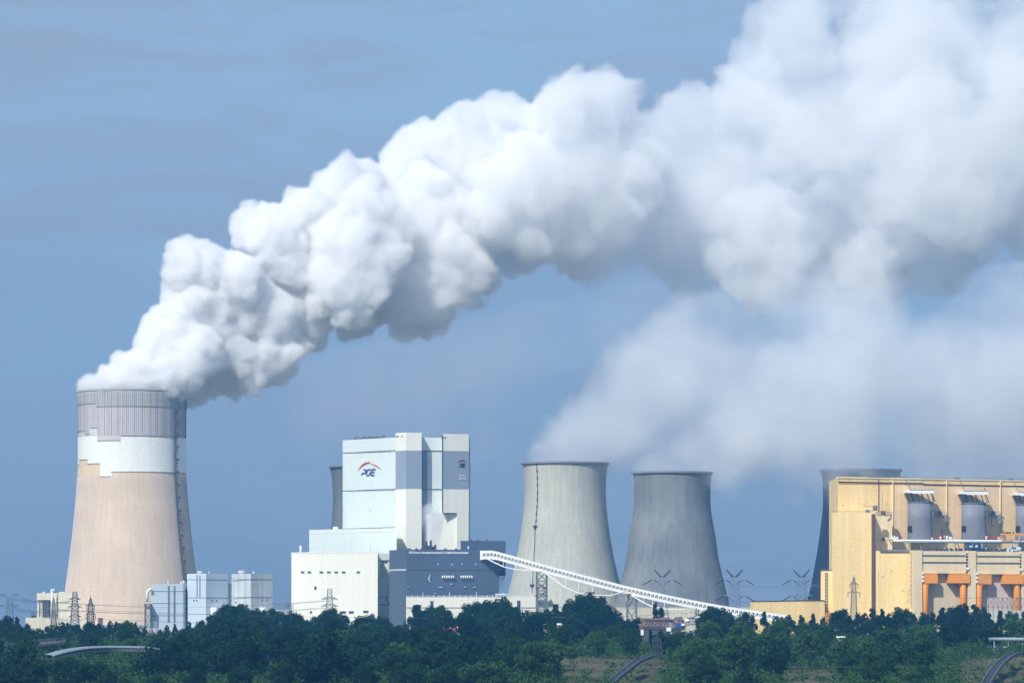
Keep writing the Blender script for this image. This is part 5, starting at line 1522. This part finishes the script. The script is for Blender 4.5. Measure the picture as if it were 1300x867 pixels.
SKY = [(-40, 784), (0, 784), (8, 782), (22, 783), (35, 790), (60, 791), (80, 788), (86, 787), (95, 791), (100, 790), (115, 790), (125, 789), (140, 788), (148, 786), (160, 786), (172, 787), (184, 792), (192, 796), (203, 797), (212, 793), (222, 789), (240, 786), (255, 787),
       (268, 780), (280, 772), (293, 768), (304, 769), (311, 779), (318, 773), (330, 773), (345, 774), (358, 776), (372, 776), (382, 784), (392, 784), (402, 781), (410, 776), (420, 772), (430, 777), (440, 783), (455, 781), (470, 779), (484, 782), (492, 788), (505, 793), (513, 793),
       (522, 783), (530, 765), (537, 772), (548, 771), (560, 770), (568, 776), (575, 785), (580, 788), (588, 775), (598, 766), (610, 763), (622, 762), (630, 759), (641, 760), (649, 770), (653, 790), (658, 783), (668, 775), (680, 775), (690, 771), (698, 775), (706, 764), (712, 776), (722, 768), (730, 762),
       (740, 756), (750, 755), (760, 757), (766, 764), (773, 771), (785, 778), (795, 784), (808, 782), (820, 784), (834, 785), (850, 790), (870, 790), (890, 789), (899, 776), (905, 771), (915, 773), (925, 778), (945, 777), (955, 778), (970, 776), (985, 779), (1000, 783), (1018, 781), (1032, 777), (1045, 779),
       (1058, 775), (1068, 774), (1078, 780), (1090, 776), (1098, 777), (1108, 769), (1120, 772), (1128, 776), (1140, 770), (1152, 770), (1160, 774), (1172, 777), (1184, 774), (1196, 770), (1206, 772), (1216, 768), (1226, 765), (1237, 764), (1248, 768), (1256, 776), (1270, 774), (1285, 775), (1300, 774), (1345, 775)]
def sky_at(px):
    for (a, ya), (b, yb_) in zip(SKY[:-1], SKY[1:]):
        if a <= px <= b: return ya + (yb_ - ya) * (px - a) / (b - a)
    return 785
SPECIAL = {280: 0, 293: 0}
for px, y in SKY:                                     # the row that makes the skyline
    D = trng.uniform(2150, 2420)
    if 810 < px < 895: continue
    kind, mi = ('pine', 2) if (px < 270 or px > 950) and trng.random() < .75 else ('broadleaf', 0)
    wide = .75 if kind == 'pine' else .85
    lab = None
    if px == 530: kind, mi, wide, lab = 'poplar', 0, 1.1, 'narrow dark tree standing alone before the corner of the dark blue building'
    if px == 706: kind, mi, wide, lab = 'poplar', 0, .8, 'thin dark poplar beside the conveyor trestle'
    if px in (293, 304): wide, lab = 1.15, 'big round dark tree before the white porch of the pale shed' if px == 293 else None
    if px == 610: lab = 'tall dark bushy tree in front of the white service building'
    if px == 641: lab = 'tall dark tree whose top touches the dark blue building corner'
    if px == 750: lab = 'tallest broad dark tree under the middle of the conveyor bridge'
    tree(px, D, Z(y + (0 if lab else trng.uniform(-1.5, 2.5)), D), kind, mi, wide, 'on the skyline', lab)
for px, y, lab in ((832.5, 763, 'taller of the twin poplars behind the excavator'), (839.5, 768.5, 'shorter of the twin poplars behind the excavator')):
    tree(px, 2130, Z(y, 2130), 'poplar', 0, .62, '', lab)
rows = [(2040, 14, 23, 0), (1880, 13.5, 23, 2), (1760, 13, 24, 3), (1650, 13, 25, 4), (1560, 13, 25, 5), (1470, 13, 25, 6), (1385, 13, 28, 7)]
ROWW = ['behind the front rows', 'in the upper rows', 'in the middle rows', 'in the middle rows', 'in the lower rows', 'near the bottom', 'at the bottom', 'at the bottom edge']
OLD_ = ['behind the front rows', 'in the upper rows', 'in the middle rows', 'in the middle of the wood', 'in the lower rows', 'near the bottom', 'at the bottom', 'along the bottom edge']
BAREX = 1
def bare(px, D):
    """bare slope and track seen in the photo: no tree may stand there or hide it"""
    if 702 < px < 838 and D < 1720: return True
    if 838 <= px < 868 and D < 1640 and px < 850: return True
    if 985 < px < 1064 and D < 1600: return True
    if 1064 <= px < 1070 and D < 1500: return True
    if 1212 < px < 1330 and D < 1700: return True
    if 60 < px < 222 and 1600 < D < 1700: return True
    if px > 1256 and 1690 < D < 1740: return True
    if 555 < px < 590 and 1750 < D < 1880: return True
    if 808 < px < 880 and 1900 < D < 2060: return True
    return False
for D0, h, sp_, ri in rows:
    px = -20.0 + trng.uniform(0, 8)
    step = sp_ * 1.9
    while px < 1322:
        q = px + trng.uniform(-4, 4); D = D0 + trng.uniform(-45, 45)
        if not bare(q, D):
            hh = h * trng.uniform(.62, 1.4)
            X = XY(q, D)[0]
            if D0 < 1640 and 60 < q < 222: hh = min(hh, 8 if D0 > 1500 else 11)
            if D0 < 2000 and 255 < q < 700: hh *= 1.12
            green = q > 620 + 250 * (ri < 3)
            kind = trng.choice(['broadleaf', 'broadleaf', 'bush'])
            mi = 1 if (green and trng.random() < .65) or trng.random() < .12 else 0
            if green and ri < 2 and trng.random() < .4 and q > 1000: kind, mi = 'pine', 2
            zt_ = ground_z(X, D) + hh
            lim = Z(sky_at(q) + 5 + 6 * ri * .6, D)
            if n_trees < 298: tree(q, D, min(zt_, lim), kind, mi, 1.12 if kind != 'pine' else .95, ROWW[ri])
        px += step
print('TREES', n_trees)

# undergrowth: a mass of shrubs that fills the ground between the trunks
def undergrowth():
    rg = np.random.default_rng(9)
    V, T = [], []
    cnt = 0
    for _ in range(10500):
        D = 1400 + 1050 * rg.random() ** 1.3; px = rg.uniform(-30, 1330)
        if not 60 < px < 222 and (bare(px, D - 15) or bare(px, D - 60)) and not rg.random() < .30: continue
        if bare(px, D) and not 60 < px < 222: s_ = .38
        else: s_ = 1.0
        x = XY(px, D)[0]; g = ground_z(x, D)
        r = rg.uniform(1.8, 5.4) * s_; n = int(46 * s_)
        d = rg.normal(size=(n, 3)); d /= np.linalg.norm(d, axis=1)[:, None]
        c = np.array([x, D, g + r * .5]) + d * r * rg.uniform(.6, 1.1, (n, 1)) * [1.2, 1.2, .9]
        nn = d + rg.normal(size=(n, 3)) * .6; nn /= np.linalg.norm(nn, axis=1)[:, None]
        u = np.cross(nn, rg.normal(size=(n, 3))); u /= np.linalg.norm(u, axis=1)[:, None]; v = np.cross(nn, u)
        s = rg.uniform(.35, .7, (n, 1))
        V.append(np.stack([c - u * s, c - v * s * .7, c + u * s, c + v * s * .7], 1).reshape(-1, 3)); T.append(np.clip(rg.uniform(0, .7) + rg.uniform(0, .3, n), 0, 1))
    V = np.concatenate(V).astype(np.float32); T = np.concatenate(T).astype(np.float32); nf = len(T)
    me = bpy.data.meshes.new('undergrowth'); me.vertices.add(len(V)); me.vertices.foreach_set('co', V.ravel())
    me.loops.add(nf * 4); me.loops.foreach_set('vertex_index', np.arange(nf * 4, dtype=np.int32))
    me.polygons.add(nf); me.polygons.foreach_set('loop_start', np.arange(0, nf * 4, 4, dtype=np.int32))
    me.update(calc_edges=True)
    at = me.attributes.new('tone', 'FLOAT', 'FACE'); at.data.foreach_set('value', T)
    me.materials.append(LEAF[1])
    o = bpy.data.objects.new('undergrowth', me); COL.objects.link(o)
    tag(o, 'dense dark green undergrowth filling the ground between the trees', None, None, 'stuff')
undergrowth()
# ------------------------------------------------------------------ steam: real volumes, built from puffs on puffs
def value_noise(shape, h, size, seed, off=(0, 0, 0)):
    """smooth random field in 0..1 sampled on a grid of spacing h, lattice cell = size metres"""
    rng = np.random.default_rng(seed)
    ax = []
    for k, n in enumerate(shape):
        t = (np.arange(n) * h) / size[k] + off[k]
        i = np.floor(t).astype(int)
        f = t - i
        f = f * f * f * (f * (f * 6 - 15) + 10)
        ax.append((i, f.astype(np.float32)))
    L = rng.random([a[0].max() + 2 for a in ax]).astype(np.float32)
    for k in range(3):
        i, f = ax[k]
        f = f.reshape([-1 if j == k else 1 for j in range(3)])
        L = np.take(L, i, axis=k) * (1 - f) + np.take(L, i + 1, axis=k) * f
    return L

def fbm(shape, h, size, octaves, seed, billow=False, gain=0.5):
    tot, amp, s = 0.0, 1.0, 0.0
    for o in range(octaves):
        n = value_noise(shape, h, [c / 2 ** o for c in size], seed + o, (0.37 * o, 0.61 * o, 0.13 * o))
        if billow:
            n = 1 - np.abs(2 * n - 1)
        tot = tot + n * amp
        s += amp
        amp *= gain
    return tot / s

def steam_object(name, lo, hi, h, dens, mat):
    """a Volume Cube whose density at each grid point is the value stored on the mesh's vertices"""
    nx, ny, nz = dens.shape
    me = bpy.data.meshes.new(name)
    me.vertices.add(nx * ny * nz)
    at = me.attributes.new('puff', 'FLOAT', 'POINT')
    at.data.foreach_set('value', np.ascontiguousarray(dens, dtype=np.float32).ravel())
    src = bpy.data.objects.new(name + '_puffs', me)
    o = bpy.data.objects.new(name, bpy.data.volumes.new(name))
    COL.objects.link(o)
    g = bpy.data.node_groups.new(name, 'GeometryNodeTree')
    g.interface.new_socket('Geometry', in_out='INPUT', socket_type='NodeSocketGeometry')
    g.interface.new_socket('Geometry', in_out='OUTPUT', socket_type='NodeSocketGeometry')
    N = lambda t, **k: [g.nodes.new(t)][0]
    gi, go = N('NodeGroupInput'), N('NodeGroupOutput')
    vc = N('GeometryNodeVolumeCube')
    vc.inputs['Min'].default_value = lo
    vc.inputs['Max'].default_value = hi
    vc.inputs['Resolution X'].default_value = nx
    vc.inputs['Resolution Y'].default_value = ny
    vc.inputs['Resolution Z'].default_value = nz
    pos = N('GeometryNodeInputPosition')
    sub = N('ShaderNodeVectorMath'); sub.operation = 'SUBTRACT'; sub.inputs[1].default_value = lo
    g.links.new(pos.outputs[0], sub.inputs[0])
    sca = N('ShaderNodeVectorMath'); sca.operation = 'MULTIPLY'
    sca.inputs[1].default_value = ((nx - 1) / (hi[0] - lo[0]), (ny - 1) / (hi[1] - lo[1]), (nz - 1) / (hi[2] - lo[2]))
    g.links.new(sub.outputs[0], sca.inputs[0])
    sp = N('ShaderNodeSeparateXYZ')
    g.links.new(sca.outputs[0], sp.inputs[0])
    def rnd(sock, n):
        a = N('ShaderNodeMath'); a.operation = 'ROUND'; g.links.new(sock, a.inputs[0])
        b = N('ShaderNodeClamp'); b.inputs['Max'].default_value = n - 1; g.links.new(a.outputs[0], b.inputs[0])
        c = N('FunctionNodeFloatToInt'); g.links.new(b.outputs[0], c.inputs[0])
        return c.outputs[0]
    def im(op, a, b):
        m = N('FunctionNodeIntegerMath'); m.operation = op
        for k, v in ((0, a), (1, b)):
            if isinstance(v, int): m.inputs[k].default_value = v
            else: g.links.new(v, m.inputs[k])
        return m.outputs[0]
    ix, iy, iz = rnd(sp.outputs[0], nx), rnd(sp.outputs[1], ny), rnd(sp.outputs[2], nz)
    idx = im('ADD', im('MULTIPLY', im('ADD', im('MULTIPLY', ix, ny), iy), nz), iz)
    na = N('GeometryNodeInputNamedAttribute'); na.data_type = 'FLOAT'; na.inputs['Name'].default_value = 'puff'
    si = N('GeometryNodeSampleIndex'); si.data_type = 'FLOAT'; si.domain = 'POINT'
    oi = N('GeometryNodeObjectInfo'); oi.inputs['Object'].default_value = src
    g.links.new(oi.outputs['Geometry'], si.inputs['Geometry'])
    g.links.new(na.outputs[0], si.inputs['Value'])
    g.links.new(idx, si.inputs['Index'])
    g.links.new(si.outputs[0], vc.inputs['Density'])
    sm = N('GeometryNodeSetMaterial'); sm.inputs['Material'].default_value = mat
    g.links.new(vc.outputs[0], sm.inputs[0])
    g.links.new(sm.outputs[0], go.inputs[0])
    md = o.modifiers.new('steam', 'NODES')
    md.node_group = g
    o.data.materials.append(mat)
    return o

def steam_material(name, color=(1, 1, 1), aniso=0.0, density=1.0):
    m = bpy.data.materials.new(name)
    m.use_nodes = True
    nt = m.node_tree
    nt.nodes.clear()
    o = nt.nodes.new('ShaderNodeOutputMaterial')
    v = nt.nodes.new('ShaderNodeVolumePrincipled')
    v.inputs['Color'].default_value = (*color, 1)
    v.inputs['Density'].default_value = density
    v.inputs['Anisotropy'].default_value = aniso
    v.inputs['Absorption Color'].default_value = (0, 0, 0, 1)
    nt.links.new(v.outputs[0], o.inputs['Volume'])
    return m

def puff_field(lo, h, shape, blobs, seed, levels=2, kids=(34, 12), ratio=((.20, .56), (.2, .55), (.25, .55))):
    """union distance (negative inside) of the blobs, of puffs sitting on them, and of puffs on those"""
    rng = np.random.default_rng(seed)
    sdf = np.full(shape, 1e3, np.float32)
    cur = [(np.array(b[:3], float), float(b[3])) for b in blobs]
    allb = list(cur)
    for lv in range(levels):
        nxt = []
        for c, r in cur:
            for _ in range(kids[lv]):
                d = rng.normal(size=3)
                d /= np.linalg.norm(d)
                if d[1] > 0.55: continue              # nobody sees the back; keeps it cheap
                rr = r * rng.uniform(*ratio[lv])
                if rr < h * 1.2: continue
                nxt.append((c + d * (r - rr * rng.uniform(0.15, 0.6)), rr))
        allb += nxt
        cur = nxt
    pad = 6.0
    axes = [lo[k] + np.arange(shape[k]) * h for k in range(3)]
    for c, r in allb:
        e = r + pad
        s = []
        ok = True
        for k in range(3):
            a = max(0, int((c[k] - e - lo[k]) / h)); b = min(shape[k], int((c[k] + e - lo[k]) / h) + 2)
            if a >= b: ok = False; break
            s.append(slice(a, b))
        if not ok: continue
        dx = (axes[0][s[0]] - c[0]).astype(np.float32)[:, None, None]
        dy = (axes[1][s[1]] - c[1]).astype(np.float32)[None, :, None]
        dz = (axes[2][s[2]] - c[2]).astype(np.float32)[None, None, :]
        d = np.sqrt(dx * dx + dy * dy + dz * dz) - np.float32(r)
        v = sdf[s[0], s[1], s[2]]
        np.minimum(v, d, out=v)
    return sdf

MAIN = [(125,490,10),(145,482,17),(165,473,24),(190,478,30),(215,482,26),(200,445,30),(235,448,42),(275,465,36),(308,462,34),(335,452,32),(205,428,27),
 (250,402,46),(290,420,50),(250,345,34),(275,350,35),(300,372,40),(340,400,48),(330,440,38),(346,300,40),(375,340,48),(390,385,42),(425,372,45),
 (398,290,42),(440,258,44),(460,300,55),(430,335,50),(480,362,50),(520,372,44),(548,395,26),(482,250,38),(520,300,55),(542,208,42),(560,335,48),
 (575,260,60),(600,192,50),(600,320,52),(650,170,46),(640,250,70),(700,165,48),(705,240,75),(690,285,48),(735,312,34),(758,335,16),(740,150,40),
 (780,118,27),(768,142,30),(760,220,60),(810,232,48),(800,285,42),(850,200,50),(860,258,60),(900,160,48),(930,220,80),(900,300,50),(955,140,42),
 (988,60,38),(1018,25,36),(1055,5,24),(1000,120,55),(1050,180,90),(1020,270,80),(945,300,58),(1012,318,48),(975,345,34),(1105,90,48),(1135,60,50),(1150,15,50),(1180,100,70),
 (1150,220,100),(1225,50,55),(1250,180,90),(1292,110,50),(1310,240,80),(1085,305,66),(1140,335,46),(1060,345,30),(1185,300,62),(1275,20,40),(1360,80,80),(1390,200,90),(1410,300,60)]
TURN = R(24)            # the wind carries the steam to the right and away from the camera
def plume(name, label, spec, D0, px0, h, dens_fn, seed, edge_fn, rough_fn, mat, margin=14, levels=2, kids=(38, 14), scale=1.0, zoff=0.0, zone=None, spread=45, group=None, cell=34, warp=0.0):
    """spec: (px, py, r) puffs as they show in the photo; px0/D0: where the plume leaves; laid along a wind direction TURN off the picture plane"""
    x0 = (px0 - 650) * D0 / F
    ct, st_ = math.cos(TURN), math.sin(TURN)
    rng = random.Random(seed)
    blobs = []
    for b in spec:
        x, y, r = b[:3]
        k = (x - 650) / F                           # ray X = k Y; wind line (x0,D0)+s(ct,st)
        s_ = (k * D0 - x0) / (ct - k * st_)
        D = D0 + s_ * st_
        f = min(1.0, max(0.0, s_ / 350)) * spread
        off = b[3] if len(b) > 3 else rng.uniform(-1, 1) * f
        blobs.append((s_, off, Z(y, D) + zoff, r * D / F * scale))
    lo = tuple(min(b[k] - b[3] for b in blobs) - margin for k in range(3))
    hi0 = tuple(max(b[k] + b[3] for b in blobs) + margin for k in range(3))
    if zone: hi0 = (min(hi0[0], zone[0]), hi0[1], min(hi0[2], zone[1]))
    shape = tuple(int((hi0[k] - lo[k]) / h) + 1 for k in range(3))
    hi = tuple(lo[k] + (shape[k] - 1) * h for k in range(3))
    print(name, shape, shape[0] * shape[1] * shape[2] / 1e6)
    sdf = puff_field(lo, h, shape, blobs, seed, levels, kids)
    if warp:                                        # shear and tear the puffs with a turbulent displacement
        ii = [np.arange(k, dtype=np.int32).reshape([-1 if j == q else 1 for j in range(3)]) for q, k in enumerate(shape)]
        idx = 0
        for q in range(3):
            wv = fbm(shape, h, (30,) * 3, 4, seed + 50 + 7 * q, gain=.6)
            j_ = np.clip(ii[q] + ((wv - .5) * (2.6 * warp / h)).astype(np.int32), 0, shape[q] - 1)
            idx = idx * shape[q] + j_
        sdf = sdf.ravel()[idx]
        del idx, wv, j_
    n = fbm(shape, h, (cell,) * 3, 5, seed + 8, billow=True, gain=.58)
    S = (lo[0] + np.arange(shape[0]) * h).astype(np.float32)[:, None, None]
    sdf += (0.42 - n) * rough_fn(S)
    n2 = fbm(shape, h, (cell * 2.2,) * 3, 3, seed + 21)
    d = np.clip(-sdf / (edge_fn(S) * (1 + 9 * np.clip(n2 - .52, 0, .4))) + 0.25, 0, 1)
    d = d * dens_fn(S, n2)
    Zc = (lo[2] + np.arange(shape[2]) * h).astype(np.float32)[None, None, :]
    if margin: d[:, :, :] *= np.clip((Zc - lo[2]) / (2 * h), 0, 1)
    d[d < 1e-4] = 0
    d[0] = d[-1] = 0; d[:, 0] = 0; d[:, -1] = 0; d[:, :, 0] = 0; d[:, :, -1] = 0
    o = steam_object(name, lo, hi, h, d, mat)
    o.location = (x0, D0, 0); o.rotation_euler = (0, 0, TURN)
    return tag(o, label, 'steam cloud', group)

def make_steam():
    global TURN
    white = steam_material('steam_white', (.982, .985, .990))
    lip = [(112, 494, 7, 0), (122, 492, 10, -20), (124, 492, 9, 20), (136, 489, 13, 0), (150, 486, 16, -14), (150, 487, 16, 16), (168, 484, 18, -26), (170, 484, 18, 22), (190, 486, 18, -30), (192, 486, 18, 26),
           (208, 488, 17, -24), (222, 490, 14, -14), (222, 492, 13, 14), (228, 498, 10, -8), (240, 495, 14, 0), (252, 497, 13, 4)]
    def dens(S, n):
        t = np.clip((S - 90) / 480, 0, 1)
        return (0.23 * (1 - t) ** 2.4 + 0.030) * (1 - .5 * t * np.clip((n - .45) * 5, 0, 1))
    plume('steam_plume', 'huge bright white steam plume billowing from the big tower up to the upper edge', lip + [(x, y, r * .95) for x, y, r in MAIN], T1D, 167, 1.45, dens, 3,
          lambda S: 1.5 + 3.5 * np.clip((S - 150) / 450, 0, 1) ** 1.3, lambda S: 9 + 17 * np.clip((S - 130) / 450, 0, 1), white, zone=(900, 540), levels=3, kids=(26, 10, 5), cell=26, warp=7)
    soft = steam_material('steam_thin', (.97, .98, 1.0))
    main_turn = TURN; TURN = R(-4)
    A = [(694, 588, 24, -8), (718, 586, 30, 0), (745, 585, 26, 6), (735, 568, 40), (765, 560, 34), (762, 535, 50), (790, 505, 55), (830, 480, 58), (800, 540, 46), (868, 448, 55), (900, 415, 42), (895, 480, 66), (850, 520, 50), (950, 450, 70), (940, 510, 60), (1010, 470, 70), (990, 410, 55), (1060, 420, 70), (1110, 440, 50), (1080, 510, 60), (1150, 500, 60), (1220, 530, 60), (1300, 520, 60), (1380, 510, 60)]
    B = [(826, 600, 22, -8), (852, 598, 28, 0), (880, 598, 24, 6), (888, 580, 38), (925, 560, 46), (960, 530, 50), (990, 495, 46), (1000, 560, 50), (1050, 480, 60), (1060, 545, 60), (1075, 435, 40), (1110, 500, 70), (1130, 565, 55), (1190, 500, 80), (1200, 570, 60), (1260, 440, 60), (1270, 520, 80), (1290, 400, 50), (1320, 450, 90), (1330, 560, 80), (1390, 480, 90)]
    C = [(420, 520, 40), (470, 500, 48), (530, 490, 50), (590, 480, 52), (640, 520, 50), (690, 440, 36), (650, 470, 50), (720, 500, 50), (560, 540, 40), (800, 430, 60)]
    def soft_d(k):
        return lambda S, n: k * (0.36 + 0.95 * np.exp(-np.maximum(S, 0) / 100)) * np.clip(.6 + (n - .45) * 3.0, 0.2, 1.3)
    es = lambda S: 4 + 9 * np.clip(S / 250, 0, 1)
    rs = lambda S: 9 + 34 * np.clip(S / 250, 0, 1)
    plume('steam_plume', 'thin grey white steam drifting up from the pale grey cooling tower', A, 3160, 717, 3.0, soft_d(.023), 31, es, rs, soft, levels=2, kids=(16, 8), zone=(800, 560), cell=26, warp=12)
    plume('steam_plume', 'thin bluish steam drifting right from the darker grey cooling tower', B, 3110, 852, 3.0, soft_d(.027), 37, es, rs, soft, levels=2, kids=(16, 8), zone=(800, 560), cell=26, warp=12)
    plume('steam_plume', 'very faint veil of steam low in the sky behind the white boiler house', C, 3400, 420, 6.0, lambda S, n: .006 * np.clip((n - .35) * 4, 0, 1.2), 41, lambda S: 50, lambda S: 40, soft, levels=1, kids=(10,), zone=(800, 560), cell=60)
    TURN = 0.0
    E_ = [(550, 696, 4, 0), (549, 690, 5, 0), (547, 682, 7, 0), (552, 678, 7, 0), (546, 672, 7, 0), (552, 667, 8, 0), (547, 660, 7, 0), (551, 652, 6, 0), (545, 647, 5, 0), (557, 661, 5, 0), (539, 664, 4, 0)]
    plume('steam_puff', 'small grey puff of steam rising between the dark blue building and the white wall', E_, 2900, 545, .9, lambda S, n: .30 * np.clip((n - .25) * 2.2, .3, 1), 51, lambda S: 4.0, lambda S: 6, soft, levels=1, kids=(14,), margin=5, cell=8)
    TURN = main_turn
make_steam()
